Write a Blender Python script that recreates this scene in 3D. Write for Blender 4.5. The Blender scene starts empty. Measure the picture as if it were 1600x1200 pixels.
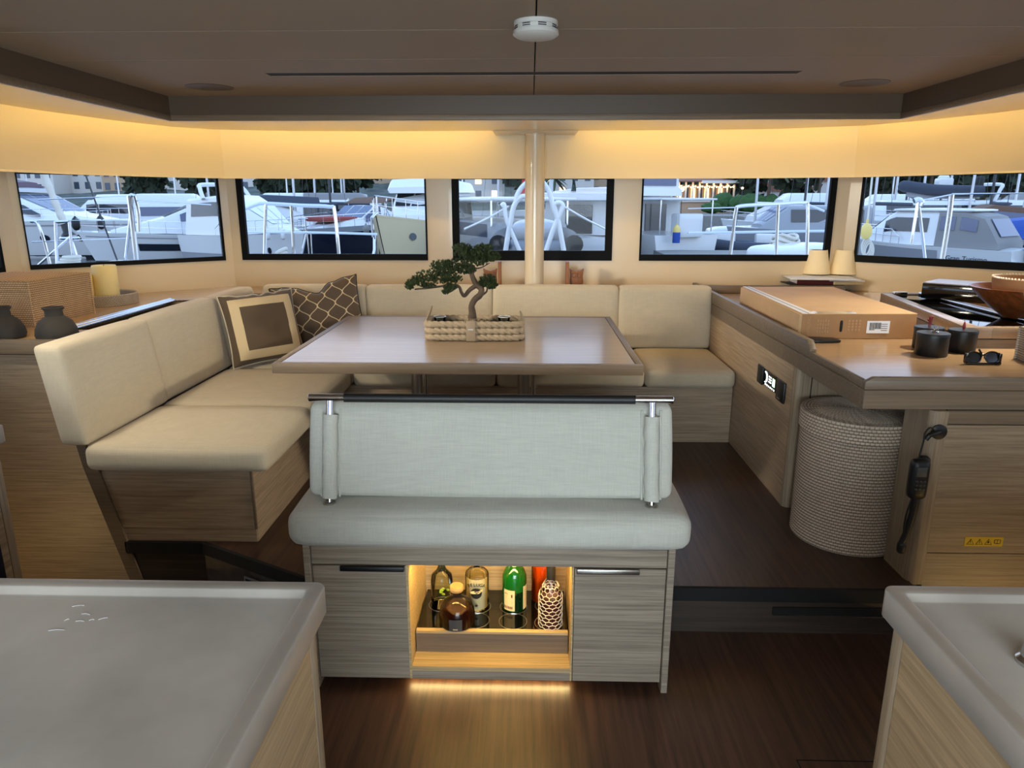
import bpy, bmesh, math, random
from mathutils import Vector, Matrix, noise
random.seed(7)
R = math.radians
PI = math.pi
sc = bpy.context.scene
COL = sc.collection

# ------------------------------------------------------------------ camera, world, exposure, big lights
cam_d = bpy.data.cameras.new('camera'); cam = bpy.data.objects.new('camera', cam_d); COL.objects.link(cam)
cam_d.sensor_width = 36; cam_d.lens = 1110 / 1600 * 36; cam_d.clip_start = .02; cam_d.clip_end = 2000
PITCH, YAW, EYE = R(14.4), R(1.45), 1.6
cam.location = (0, 0, EYE); cam.rotation_euler = (R(90) - PITCH, 0, YAW)
sc.camera = cam
sc.view_settings.view_transform = 'Standard'; sc.view_settings.look = 'None'
sc.view_settings.gamma = 1; sc.view_settings.use_curve_mapping = False
sc.view_settings.exposure = 1.16

w = bpy.data.worlds.new('dusk'); sc.world = w; w.use_nodes = True
nt = w.node_tree; nt.nodes.clear()
out = nt.nodes.new('ShaderNodeOutputWorld'); bg = nt.nodes.new('ShaderNodeBackground')
tc = nt.nodes.new('ShaderNodeTexCoord'); sx = nt.nodes.new('ShaderNodeSeparateXYZ'); rp = nt.nodes.new('ShaderNodeValToRGB')
nt.links.new(tc.outputs['Generated'], sx.inputs[0]); nt.links.new(sx.outputs['Z'], rp.inputs[0])
rp.color_ramp.elements[0].position = 0.0; rp.color_ramp.elements[0].color = (.57, .67, .82, 1)
rp.color_ramp.elements[1].position = .6; rp.color_ramp.elements[1].color = (.28, .43, .70, 1)
nt.links.new(rp.outputs[0], bg.inputs[0]); bg.inputs[1].default_value = 1.4
nt.links.new(bg.outputs[0], out.inputs[0])

def area(name, loc, aim, sx_, sy_, power, col, spread=180):
    d = bpy.data.lights.new(name, 'AREA'); d.shape = 'RECTANGLE'; d.size = sx_; d.size_y = sy_; d.energy = power; d.color = col
    d.spread = R(spread)
    o = bpy.data.objects.new(name, d); COL.objects.link(o); o.location = loc
    o.rotation_euler = Vector(aim).to_track_quat('-Z', 'Y').to_euler()
    return o
WARM = (1.0, .66, .17)
COOL = (.80, .93, 1.0)
area('aft_door_daylight', (0, -1.5, 1.08), (0, 1, -.04), 2.7, 1.4, 59, COOL)
def downlight(name, x, y, power, col, z=2.075, size=R(100)):
    d = bpy.data.lights.new(name, 'SPOT'); d.energy = power; d.color = col; d.spot_size = size; d.spot_blend = .6; d.shadow_soft_size = .04
    o = bpy.data.objects.new(name, d); COL.objects.link(o); o.location = (x, y, z)
downlight('galley_downlight', 0.35, .35, 3, (1, .86, .66))
def spot(name, loc, aim, power, col, size=R(70), soft=.12):
    d = bpy.data.lights.new(name, 'SPOT'); d.energy = power; d.color = col; d.spot_size = size; d.spot_blend = .8; d.shadow_soft_size = soft
    o = bpy.data.objects.new(name, d); COL.objects.link(o); o.location = loc; o.rotation_euler = (Vector(aim) - Vector(loc)).to_track_quat('-Z', 'Y').to_euler()
# added out-of-view fill spots to brighten settee and desk, no fixtures there
SPOTC = (1, .90, .71)
spot('fill_spot', (2.3, 2.3, 2.0), (-1.45, 3.5, .75), 130, SPOTC, R(44))
spot('fill_spot', (-2.05, 2.45, 2.0), (-1.40, 3.5, .65), 44, SPOTC, R(88), .10)
spot('fill_spot', (-2.3, 2.3, 2.0), (.7, 4.45, .8), 190, SPOTC, R(44))
spot('fill_spot', (2.2, 3.15, 2.0), (1.7, 3.35, .97), 46, SPOTC, R(86), .10)

# ------------------------------------------------------------------ helpers
def lin(r, g, b):
    f = lambda c: (c / 255 / 12.92) if c / 255 <= .04045 else ((c / 255 + .055) / 1.055) ** 2.4
    return (f(r), f(g), f(b), 1)

_F = Vector((-math.sin(YAW) * math.cos(PITCH), math.cos(YAW) * math.cos(PITCH), -math.sin(PITCH)))
_Rt = Vector((math.cos(YAW), math.sin(YAW), 0)); _U = _Rt.cross(_F)
def _ray(u, v): return _F + _Rt * ((u - 800) / 1110) + _U * ((600 - v) / 1110)
def at(u, v, z):
    r = _ray(u, v); return Vector((0, 0, EYE)) + r * ((z - EYE) / r.z)
def aty(u, v, y):
    r = _ray(u, v); return Vector((0, 0, EYE)) + r * (y / r.y)

MATS = {}
def new_mat(name):
    m = bpy.data.materials.new(name); m.use_nodes = True
    b = m.node_tree.nodes['Principled BSDF']
    MATS[name] = m
    return m, m.node_tree, b
def plain(name, col, rough=.5, metal=0, coat=0, spec=.5, emit=None, estr=0, bump=0, bscale=200, var=0, vscale=8, trans=0):
    m, nt, b = new_mat(name)
    c = lin(*col) if max(col) > 1.001 else (*col, 1)
    b.inputs['Base Color'].default_value = c
    b.inputs['Roughness'].default_value = rough; b.inputs['Metallic'].default_value = metal
    b.inputs['Coat Weight'].default_value = coat; b.inputs['Specular IOR Level'].default_value = spec
    if trans: b.inputs['Transmission Weight'].default_value = trans
    if emit: b.inputs['Emission Color'].default_value = (*emit, 1); b.inputs['Emission Strength'].default_value = estr
    if bump or var:
        tcn = nt.nodes.new('ShaderNodeTexCoord')
        if bump:
            n = nt.nodes.new('ShaderNodeTexNoise'); n.inputs['Scale'].default_value = bscale; n.inputs['Detail'].default_value = 4
            bp = nt.nodes.new('ShaderNodeBump'); bp.inputs['Strength'].default_value = bump; bp.inputs['Distance'].default_value = .002
            nt.links.new(tcn.outputs['Object'], n.inputs['Vector']); nt.links.new(n.outputs['Fac'], bp.inputs['Height'])
            nt.links.new(bp.outputs[0], b.inputs['Normal'])
        if var:
            n2 = nt.nodes.new('ShaderNodeTexNoise'); n2.inputs['Scale'].default_value = vscale; n2.inputs['Detail'].default_value = 6
            rp = nt.nodes.new('ShaderNodeValToRGB')
            rp.color_ramp.elements[0].position = .3; rp.color_ramp.elements[1].position = .7
            rp.color_ramp.elements[0].color = tuple(x * (1 - var) for x in c[:3]) + (1,)
            rp.color_ramp.elements[1].color = tuple(min(1, x * (1 + var)) for x in c[:3]) + (1,)
            nt.links.new(tcn.outputs['Object'], n2.inputs['Vector']); nt.links.new(n2.outputs['Fac'], rp.inputs[0]); nt.links.new(rp.outputs[0], b.inputs['Base Color'])
    return m
def wood(name, c1, c2, axis='X', rough=.45, across=70, along=2.2, coat=0, bump=.12, spec=.5):
    m, nt, b = new_mat(name)
    tcn = nt.nodes.new('ShaderNodeTexCoord'); mp = nt.nodes.new('ShaderNodeMapping')
    s = [across] * 3; s['XYZ'.index(axis)] = along; mp.inputs['Scale'].default_value = s
    n = nt.nodes.new('ShaderNodeTexNoise'); n.inputs['Scale'].default_value = 1.6; n.inputs['Detail'].default_value = 7; n.inputs['Roughness'].default_value = .68
    n.inputs['Distortion'].default_value = .15
    rp = nt.nodes.new('ShaderNodeValToRGB')
    rp.color_ramp.elements[0].position = .36; rp.color_ramp.elements[1].position = .64
    rp.color_ramp.elements[0].color = lin(*c1); rp.color_ramp.elements[1].color = lin(*c2)
    bp = nt.nodes.new('ShaderNodeBump'); bp.inputs['Strength'].default_value = bump; bp.inputs['Distance'].default_value = .002
    L = nt.links.new
    L(tcn.outputs['Object'], mp.inputs[0]); L(mp.outputs[0], n.inputs['Vector']); L(n.outputs['Fac'], rp.inputs[0]); L(rp.outputs[0], b.inputs['Base Color'])
    L(n.outputs['Fac'], bp.inputs['Height']); L(bp.outputs[0], b.inputs['Normal'])
    b.inputs['Roughness'].default_value = rough; b.inputs['Coat Weight'].default_value = coat; b.inputs['Specular IOR Level'].default_value = spec
    if coat: b.inputs['Coat Roughness'].default_value = .12
    return m
def fabric(name, col, var=.10, scale=420):
    m, nt, b = new_mat(name); L = nt.links.new; c = lin(*col)
    tcn = nt.nodes.new('ShaderNodeTexCoord')
    hs = []
    for k, s in enumerate(((scale, 14, 14), (14, scale, 14), (14, 14, scale))):
        mp = nt.nodes.new('ShaderNodeMapping'); mp.inputs['Scale'].default_value = s
        n = nt.nodes.new('ShaderNodeTexNoise'); n.inputs['Scale'].default_value = 1; n.inputs['Detail'].default_value = 2
        L(tcn.outputs['Object'], mp.inputs[0]); L(mp.outputs[0], n.inputs['Vector']); hs.append(n.outputs['Fac'])
    a1 = nt.nodes.new('ShaderNodeMath'); a1.operation = 'ADD'; L(hs[0], a1.inputs[0]); L(hs[1], a1.inputs[1])
    a2 = nt.nodes.new('ShaderNodeMath'); a2.operation = 'ADD'; L(a1.outputs[0], a2.inputs[0]); L(hs[2], a2.inputs[1])
    mr = nt.nodes.new('ShaderNodeMapRange'); mr.inputs[1].default_value = 1.0; mr.inputs[2].default_value = 2.0
    L(a2.outputs[0], mr.inputs[0])
    rp = nt.nodes.new('ShaderNodeValToRGB')
    rp.color_ramp.elements[0].color = tuple(x * (1 - var) for x in c[:3]) + (1,); rp.color_ramp.elements[1].color = tuple(min(1, x * (1 + var)) for x in c[:3]) + (1,)
    L(mr.outputs[0], rp.inputs[0]); L(rp.outputs[0], b.inputs['Base Color'])
    bp = nt.nodes.new('ShaderNodeBump'); bp.inputs['Strength'].default_value = .25; bp.inputs['Distance'].default_value = .002
    L(a2.outputs[0], bp.inputs['Height']); L(bp.outputs[0], b.inputs['Normal'])
    b.inputs['Roughness'].default_value = .95; b.inputs['Specular IOR Level'].default_value = .15; b.inputs['Sheen Weight'].default_value = .15
    return m
def clear(name, tint=(1, 1, 1), ior=1.45, rough=0.02, dens=1.0):
    """thin pane: see-through with a Fresnel reflection"""
    m = bpy.data.materials.new(name); m.use_nodes = True; nt = m.node_tree; nt.nodes.clear(); MATS[name] = m
    o = nt.nodes.new('ShaderNodeOutputMaterial'); mx = nt.nodes.new('ShaderNodeMixShader'); fr = nt.nodes.new('ShaderNodeFresnel')
    t = nt.nodes.new('ShaderNodeBsdfTransparent'); g = nt.nodes.new('ShaderNodeBsdfGlossy')
    t.inputs[0].default_value = (*tint, 1); g.inputs['Roughness'].default_value = rough; fr.inputs[0].default_value = ior
    nt.links.new(fr.outputs[0], mx.inputs[0]); nt.links.new(t.outputs[0], mx.inputs[1]); nt.links.new(g.outputs[0], mx.inputs[2]); nt.links.new(mx.outputs[0], o.inputs[0])
    return m

INV = {}
def tag(o, label=None, cat=None, group=None, kind=None):
    if label: o['label'] = label
    if cat: o['category'] = cat
    if group: o['group'] = group
    if kind: o['kind'] = kind
    return o
def thing(name, label, cat, loc=(0, 0, 0), rotz=0, group=None, kind=None):
    o = bpy.data.objects.new(name, None); COL.objects.link(o); o.empty_display_size = .1
    o.location = loc; o.rotation_euler = (0, 0, rotz)
    INV[o] = (Matrix.Translation(Vector(loc)) @ Matrix.Rotation(rotz, 4, 'Z')).inverted()
    return tag(o, label, cat, group, kind)
def root_inv(p):
    while p is not None:
        if p in INV: return INV[p]
        p = p.parent
    return None
def mk(name, bm, mat, parent=None, bevel=0, seg=2, smooth=True, local=False, ang=40, kind=None, label=None, cat=None, group=None, origin=None):
    if bevel:
        bmesh.ops.recalc_face_normals(bm, faces=bm.faces[:])
        es = [e for e in bm.edges if len(e.link_faces) == 2 and e.calc_face_angle(0) > R(35)]
        bmesh.ops.bevel(bm, geom=es, offset=bevel, segments=seg, affect='EDGES', clamp_overlap=True, profile=.5)
    me = bpy.data.meshes.new(name)
    if parent is not None and not local:
        inv = root_inv(parent)
        if inv is not None: bm.transform(inv)
    off = None
    if parent is None and origin is not None:
        bm.transform(Matrix.Translation(-Vector(origin))); off = origin
    bmesh.ops.recalc_face_normals(bm, faces=bm.faces[:])
    bm.to_mesh(me); bm.free()
    for m in (mat if isinstance(mat, (list, tuple)) else [mat]):
        me.materials.append(MATS[m] if isinstance(m, str) else m)
    if smooth:
        for p in me.polygons: p.use_smooth = True
        me.set_sharp_from_angle(angle=R(ang))
    o = bpy.data.objects.new(name, me); COL.objects.link(o)
    if parent is not None: o.parent = parent
    if off is not None: o.location = off
    return tag(o, label, cat, group, kind)
def copy_tree(o, parent=None):
    c = o.copy(); COL.objects.link(c)
    if parent is not None: c.parent = parent
    for ch in list(o.children): copy_tree(ch, c)
    return c
BM = bmesh.new
def box(bm, x0, x1, y0, y1, z0, z1, mi=0):
    vs = [bm.verts.new(p) for p in ((x0, y0, z0), (x1, y0, z0), (x1, y1, z0), (x0, y1, z0), (x0, y0, z1), (x1, y0, z1), (x1, y1, z1), (x0, y1, z1))]
    for f in ((0, 3, 2, 1), (4, 5, 6, 7), (0, 1, 5, 4), (1, 2, 6, 5), (2, 3, 7, 6), (3, 0, 4, 7)):
        bm.faces.new([vs[i] for i in f]).material_index = mi
    return bm
def bx(*a): return box(BM(), *a)
def prism(bm, pts, vec):
    """closed polygon pts (3D) pushed along vec"""
    a = [bm.verts.new(p) for p in pts]; v = Vector(vec); b = [bm.verts.new(Vector(p) + v) for p in pts]
    bm.faces.new(a); bm.faces.new(b[::-1])
    n = len(pts)
    for i in range(n): bm.faces.new((a[i], b[i], b[(i + 1) % n], a[(i + 1) % n]))
    return bm
def tube(bm, pts, r, n=8, closed=False, cap=True):
    pts = [Vector(p) for p in pts]; N = len(pts); rings = []
    rr = r if isinstance(r, (list, tuple)) else [r] * N
    prev = None
    for i, p in enumerate(pts):
        if closed: d = pts[(i + 1) % N] - pts[i - 1]
        else: d = pts[min(i + 1, N - 1)] - pts[max(i - 1, 0)]
        d.normalize()
        if prev is None:
            a = d.orthogonal().normalized()
        else:
            a = (prev - d * prev.dot(d))
            a = a.normalized() if a.length > 1e-6 else d.orthogonal().normalized()
        prev = a; b = d.cross(a)
        rings.append([bm.verts.new(p + (a * math.cos(2 * PI * k / n) + b * math.sin(2 * PI * k / n)) * rr[i]) for k in range(n)])
    M = N if closed else N - 1
    for i in range(M):
        A, B = rings[i], rings[(i + 1) % N]
        for k in range(n): bm.faces.new((A[k], A[(k + 1) % n], B[(k + 1) % n], B[k]))
    if cap and not closed: bm.faces.new(rings[0][::-1]); bm.faces.new(rings[-1])
    return bm
def lathe(bm, prof, c=(0, 0, 0), n=32, sx=1, sy=1, cap=True):
    rings = []
    for r, z in prof:
        rings.append([bm.verts.new((c[0] + sx * r * math.cos(2 * PI * k / n), c[1] + sy * r * math.sin(2 * PI * k / n), c[2] + z)) for k in range(n)])
    for A, B in zip(rings, rings[1:]):
        for k in range(n): bm.faces.new((A[k], A[(k + 1) % n], B[(k + 1) % n], B[k]))
    if cap:
        if prof[0][0] > 1e-5: bm.faces.new(rings[0][::-1])
        if prof[-1][0] > 1e-5: bm.faces.new(rings[-1])
    bmesh.ops.remove_doubles(bm, verts=bm.verts[:], dist=1e-6)
    return bm
def smooth_pts(pts, n=6):
    P = [Vector(p) for p in pts]; P = [2 * P[0] - P[1]] + P + [2 * P[-1] - P[-2]]; o = []
    for i in range(1, len(P) - 2):
        p0, p1, p2, p3 = P[i - 1:i + 3]
        for k in range(n):
            t = k / n
            o.append(.5 * ((2 * p1) + (p2 - p0) * t + (2 * p0 - 5 * p1 + 4 * p2 - p3) * t * t + (3 * p1 - p0 - 3 * p2 + p3) * t ** 3))
    o.append(P[-2]); return o
def cushion(bm, x0, x1, y0, y1, z0, z1, r=.03, bulge=(.008, .008, .012), n=12, fn=None):
    """soft upholstery block: rounded box with crowned faces"""
    h = Vector(((x1 - x0) / 2, (y1 - y0) / 2, (z1 - z0) / 2)); c = Vector(((x0 + x1) / 2, (y0 + y1) / 2, (z0 + z1) / 2))
    cache = {}
    def V(a, b, k):
        key = (round(a, 5), round(b, 5), round(k, 5))
        if key in cache: return cache[key]
        def warp(t): return math.copysign(1 - (1 - abs(t)) ** 1.6, t)
        q = Vector((warp(a), warp(b), warp(k))); p = Vector((q.x * h.x, q.y * h.y, q.z * h.z))
        i = Vector([max(-(h[j] - r), min(h[j] - r, p[j])) for j in range(3)])
        d = p - i
        if d.length > 1e-9: p = i + d.normalized() * min(r, max(abs(d.x), abs(d.y), abs(d.z)))
        for j in range(3):
            o1, o2 = [q[m] for m in range(3) if m != j]
            p[j] += math.copysign(bulge[j], q[j]) * (abs(q[j]) ** 8) * (1 - o1 * o1) * (1 - o2 * o2)
        p = p + c
        if fn: p = fn(p)
        cache[key] = bm.verts.new(p); return cache[key]
    g = [-1 + 2 * i / n for i in range(n + 1)]
    for s in (-1, 1):
        for i in range(n):
            for j in range(n):
                for f in range(3):
                    q = [(g[i], g[j]), (g[i + 1], g[j]), (g[i + 1], g[j + 1]), (g[i], g[j + 1])]
                    vs = [V(*((s, a, b) if f == 0 else (a, s, b) if f == 1 else (a, b, s))) for a, b in q]
                    bm.faces.new(vs)
    return bm
def text_bm(s, size, ext=.0004, align='CENTER'):
    cu = bpy.data.curves.new('txt', 'FONT'); cu.body = s; cu.size = size; cu.extrude = ext; cu.align_x = align; cu.align_y = 'CENTER'; cu.resolution_u = 3
    o = bpy.data.objects.new('txt', cu); COL.objects.link(o)
    me = bpy.data.meshes.new_from_object(o.evaluated_get(bpy.context.evaluated_depsgraph_get()))
    bm = BM(); bm.from_mesh(me); bpy.data.objects.remove(o); bpy.data.curves.remove(cu); bpy.data.meshes.remove(me)
    return bm
def add_bm(dst, src):
    me = bpy.data.meshes.new('t'); src.to_mesh(me); src.free(); dst.from_mesh(me); bpy.data.meshes.remove(me)

# ------------------------------------------------------------------ materials
OAK1, OAK2 = (132, 114, 94), (166, 147, 123)
wood('oak_x', OAK1, OAK2, 'X', .42); wood('oak_y', OAK1, OAK2, 'Y', .42); wood('oak_z', OAK1, OAK2, 'Z', .42)
wood('plinth_oak', (152, 130, 106), (188, 166, 138), 'X', .42); wood('plinth_oak_y', (152, 130, 106), (188, 166, 138), 'Y', .42)
wood('bench_oak', (118, 106, 92), (160, 146, 128), 'X', .5, across=85, along=1.6)
wood('oak_top', (166, 134, 98), (190, 158, 120), 'X', .28, across=40, along=1.5, coat=.3, bump=.03)
wood('table_oak', (142, 120, 98), (160, 138, 114), 'X', .30, across=50, along=1.6, coat=.22, bump=.02)
wood('edge_oak', (110, 94, 76), (129, 111, 91), 'X', .45, across=60, along=1.5)  # oak darkened to carry the shade on table and desk edges
wood('niche_oak', (168, 142, 100), (205, 180, 135), 'X', .45, across=80, along=2)
wood('walnut_floor', (50, 32, 24), (84, 58, 44), 'Y', .38, across=26, along=1.0, bump=.06)
wood('walnut_riser', (52, 44, 38), (72, 62, 54), 'X', .4, across=40, along=1.2)
wood('bowl_wood', (84, 44, 22), (128, 74, 40), 'X', .3, across=30, along=3, coat=.3)
wood('owl_wood', (128, 74, 34), (160, 100, 54), 'Z', .5, across=50, along=4)
fabric('cream_fabric', (206, 192, 166), .07)
fabric('bench_fabric', (190, 189, 178), .10)
plain('gelcoat', (226, 208, 178), .22, coat=.4, spec=.5)
plain('soffit_gloss', (240, 206, 146), .22, spec=.6)
plain('cove_panel', (236, 216, 178), .5)
plain('ceiling_vinyl', (140, 122, 104), .6, bump=.05, bscale=500)
plain('valance_vinyl', (84, 68, 53), .45)
plain('dark_gap', (14, 12, 11), .8)
plain('black_gloss', (8, 8, 9), .08, spec=.6)
plain('black_frame', (9, 10, 12), .6, spec=.15)
plain('black_satin', (16, 16, 17), .45)
plain('black_leather', (24, 23, 23), .5, bump=.2, bscale=300)
plain('steel', (205, 205, 208), .12, metal=1)
plain('brushed', (190, 186, 178), .3, metal=1)
plain('white_plastic', (196, 194, 190), .45)
plain('corian', (166, 159, 150), .32, var=.24, vscale=3.2, spec=.4)
plain('charcoal_clay', (52, 48, 44), .85, bump=.35, bscale=120, var=.15, vscale=20)
plain('candle_wax', (236, 214, 150), .55)
plain('lamp_shade', (255, 236, 196), .8)
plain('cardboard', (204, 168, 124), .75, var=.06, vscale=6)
plain('cardboard_dark', (160, 120, 80), .7, var=.08, vscale=9)  # paints the shade on the carton end; plain brown on the small bowl
plain('paper', (232, 232, 236), .6)
plain('tape', (196, 176, 146), .15)
plain('red_lacquer', (140, 24, 34), .4)
plain('book_red', (96, 26, 24), .5)
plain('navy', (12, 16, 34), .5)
plain('rope_beige', (146, 129, 106), .85, bump=.5, bscale=260, var=.12, vscale=40)
plain('leather_tan', (132, 114, 92), .6)
plain('bark', (70, 56, 44), .9, bump=.8, bscale=70, var=.3, vscale=30)
plain('needles', (42, 56, 20), .7, var=.4, vscale=30)
plain('pebble', (150, 132, 106), .7, var=.2, vscale=50)
plain('hazard_yellow', (222, 186, 30), .5)
plain('ink', (24, 20, 14), .6)
def two_tone(name, ca, cb, scale, rough=.8, bump=.6, stretch=(1, 1, 1)):
    m, nt, b = new_mat(name); L = nt.links.new
    tcn = nt.nodes.new('ShaderNodeTexCoord'); mp = nt.nodes.new('ShaderNodeMapping'); mp.inputs['Scale'].default_value = stretch
    n = nt.nodes.new('ShaderNodeTexNoise'); n.inputs['Scale'].default_value = scale; n.inputs['Detail'].default_value = 3
    rp = nt.nodes.new('ShaderNodeValToRGB'); rp.color_ramp.elements[0].position = .35; rp.color_ramp.elements[1].position = .65
    rp.color_ramp.elements[0].color = lin(*ca); rp.color_ramp.elements[1].color = lin(*cb)
    L(tcn.outputs['Object'], mp.inputs[0]); L(mp.outputs[0], n.inputs['Vector']); L(n.outputs['Fac'], rp.inputs[0]); L(rp.outputs[0], b.inputs['Base Color'])
    bp = nt.nodes.new('ShaderNodeBump'); bp.inputs['Strength'].default_value = bump; bp.inputs['Distance'].default_value = .002
    L(n.outputs['Fac'], bp.inputs['Height']); L(bp.outputs[0], b.inputs['Normal']); b.inputs['Roughness'].default_value = rough
    return m
def weave_mat(name, ca, cb, gap, row, cell, round_r=0):
    """cane basketwork: strand colour, crevice shade painted dark between rows and stitches"""
    m, nt, b = new_mat(name); L = nt.links.new
    tcn = nt.nodes.new('ShaderNodeTexCoord'); sp = nt.nodes.new('ShaderNodeSeparateXYZ'); L(tcn.outputs['Object'], sp.inputs[0])
    sn = nt.nodes.new('ShaderNodeSeparateXYZ'); L(tcn.outputs['Normal'], sn.inputs[0])
    def M(op, *a):
        n = nt.nodes.new('ShaderNodeMath'); n.operation = op
        for k, x in enumerate(a):
            if isinstance(x, (int, float)): n.inputs[k].default_value = x
            else: L(x, n.inputs[k])
        return n.outputs[0]
    x, y, z = sp.outputs
    top = M('GREATER_THAN', M('ABSOLUTE', sn.outputs[2]), .75); ntop = M('SUBTRACT', 1, top)
    rowc = M('ADD', M('MULTIPLY', y, top), M('MULTIPLY', z, ntop))
    if round_r: u = M('MULTIPLY', M('ARCTAN2', y, x), round_r)
    else:
        fx_ = M('GREATER_THAN', M('ABSOLUTE', sn.outputs[0]), .6); u = M('ADD', M('MULTIPLY', y, fx_), M('MULTIPLY', x, M('SUBTRACT', 1, fx_)))
    r_ = M('DIVIDE', M('ADD', rowc, 10), row); fr = M('FRACT', r_); fl_ = M('FLOOR', r_)
    a1 = M('LESS_THAN', fr, .30)
    q = M('FRACT', M('ADD', M('DIVIDE', M('ADD', u, 10), cell), M('MULTIPLY', fl_, .5))); a2 = M('LESS_THAN', q, .24)
    f = M('MINIMUM', M('ADD', M('MULTIPLY', a1, .85), M('MULTIPLY', a2, .6)), 1)
    n = nt.nodes.new('ShaderNodeTexNoise'); n.inputs['Scale'].default_value = 35; n.inputs['Detail'].default_value = 3; L(tcn.outputs['Object'], n.inputs['Vector'])
    m1 = nt.nodes.new('ShaderNodeMix'); m1.data_type = 'RGBA'; L(n.outputs['Fac'], m1.inputs[0]); m1.inputs[6].default_value = lin(*ca); m1.inputs[7].default_value = lin(*cb)
    m2 = nt.nodes.new('ShaderNodeMix'); m2.data_type = 'RGBA'; L(f, m2.inputs[0]); L(m1.outputs[2], m2.inputs[6]); m2.inputs[7].default_value = lin(*gap)  # shade in the crevices between strands is put in as colour
    L(m2.outputs[2], b.inputs['Base Color']); b.inputs['Roughness'].default_value = .8
weave_mat('rattan', (182, 146, 104), (214, 180, 138), (104, 76, 48), .0105, .014)
weave_mat('grey_weave', (164, 150, 134), (194, 180, 162), (104, 92, 80), .0092, .012)
weave_mat('hamper_weave', (188, 170, 150), (226, 209, 188), (112, 98, 86), .0132, .017, .22)
clear('window_glass', (.97, .985, 1), 1.14)
clear('clear_glass', (.93, .95, .92), 1.4)
clear('smoked_glass', (.34, .32, .24), 1.5)
clear('gin_glass', (.86, .89, .82), 1.4)
clear('green_glass', (.10, .50, .08), 1.5)
clear('amber_glass', (.95, .66, .34), 1.5)
plain('green_bottle', (10, 92, 26), .08, spec=.7)
plain('dark_green', (6, 34, 14), .08, spec=.7)
plain('cognac', (52, 16, 10), .1, spec=.6)
plain('orange_liquor', (222, 112, 34), .15, spec=.6)
plain('red_liquor', (94, 30, 30), .3)
plain('label_cream', (228, 208, 160), .6)
plain('label_grey', (66, 66, 66), .5)
plain('cork', (170, 138, 92), .8, var=.1, vscale=80)
plain('net_white', (228, 216, 198), .6)
plain('lime', (150, 180, 40), .5)
plain('screen_white', (230, 236, 240), .5, emit=(.9, .95, 1), estr=1.6)
plain('screen_green', (120, 220, 130), .5, emit=(.5, .9, .6), estr=1.2)

def pattern_mat(name, kind, brown, cream, Wd, H):
    """flat printed pillow cloth, drawn in the pillow's own x-z plane"""
    m, nt, b = new_mat(name); L = nt.links.new
    tcn = nt.nodes.new('ShaderNodeTexCoord'); sp = nt.nodes.new('ShaderNodeSeparateXYZ'); L(tcn.outputs['Object'], sp.inputs[0])
    def M(op, a, b_=None, c=None):
        n = nt.nodes.new('ShaderNodeMath'); n.operation = op
        for k, x in enumerate((a, b_, c)):
            if x is None: continue
            if isinstance(x, (int, float)): n.inputs[k].default_value = x
            else: L(x, n.inputs[k])
        return n.outputs[0]
    x, y, z = sp.outputs
    if kind == 'frame':
        ax = M('DIVIDE', M('ABSOLUTE', x), Wd / 2); az = M('DIVIDE', M('ABSOLUTE', z), H / 2)
        mxv = M('MAXIMUM', ax, az)
        f = M('MULTIPLY', M('GREATER_THAN', mxv, .60), M('LESS_THAN', mxv, .83)); f = M('MULTIPLY', f, M('LESS_THAN', y, 0))
    else:
        X = M('DIVIDE', x, .115); Z = M('DIVIDE', z, .125)
        c = M('MULTIPLY', M('COSINE', M('MULTIPLY', Z, 2 * PI)), .25)
        def dist(sg):
            q = M('ADD', X, M('MULTIPLY', M('ADD', c, .25), sg))
            fr = M('FRACT', M('ADD', q, 100.5)); return M('ABSOLUTE', M('SUBTRACT', fr, .5))
        f = M('LESS_THAN', M('MINIMUM', dist(1), dist(-1)), .033)
    mx = nt.nodes.new('ShaderNodeMix'); mx.data_type = 'RGBA'; L(f, mx.inputs[0]); mx.inputs[6].default_value = lin(*brown); mx.inputs[7].default_value = lin(*cream)
    L(mx.outputs[2], b.inputs['Base Color']); b.inputs['Roughness'].default_value = .8; b.inputs['Sheen Weight'].default_value = .2
    return m
# ------------------------------------------------------------------ setting: floor, walls, ceiling
FL = 0.19                                                     # raised saloon floor
fl = mk('floor', bx(-1.62, 1.52, -1.6, 2.79, -.06, 0), 'walnut_floor', kind='structure', origin=(0, 0, 0))
mk('hatch', bx(.80, 1.30, 1.45, 1.776, -.001, .0015), 'walnut_floor', fl, bevel=.001, seg=1)
mk('hatch_joint', bx(.795, 1.305, 1.445, 1.781, -.001, .0006), 'dark_gap', fl)
bm = prism(BM(), [(-1.72, 2.735, FL - .05), (-1.39, 2.735, FL - .05), (-.80, 2.42, FL - .05), (-.735, 2.42, FL - .05), (-.735, 2.568, FL - .05), (.476, 2.568, FL - .05), (.476, 2.42, FL - .05), (1.46, 2.42, FL - .05), (1.46, 2.5, FL - .05), (2.2, 2.5, FL - .05), (2.2, 5.2, FL - .05), (-1.73, 5.2, FL - .05), (-1.73, 2.735, FL - .05)], (0, 0, .05))
mk('floor', bm, 'walnut_floor', kind='structure')
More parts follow.
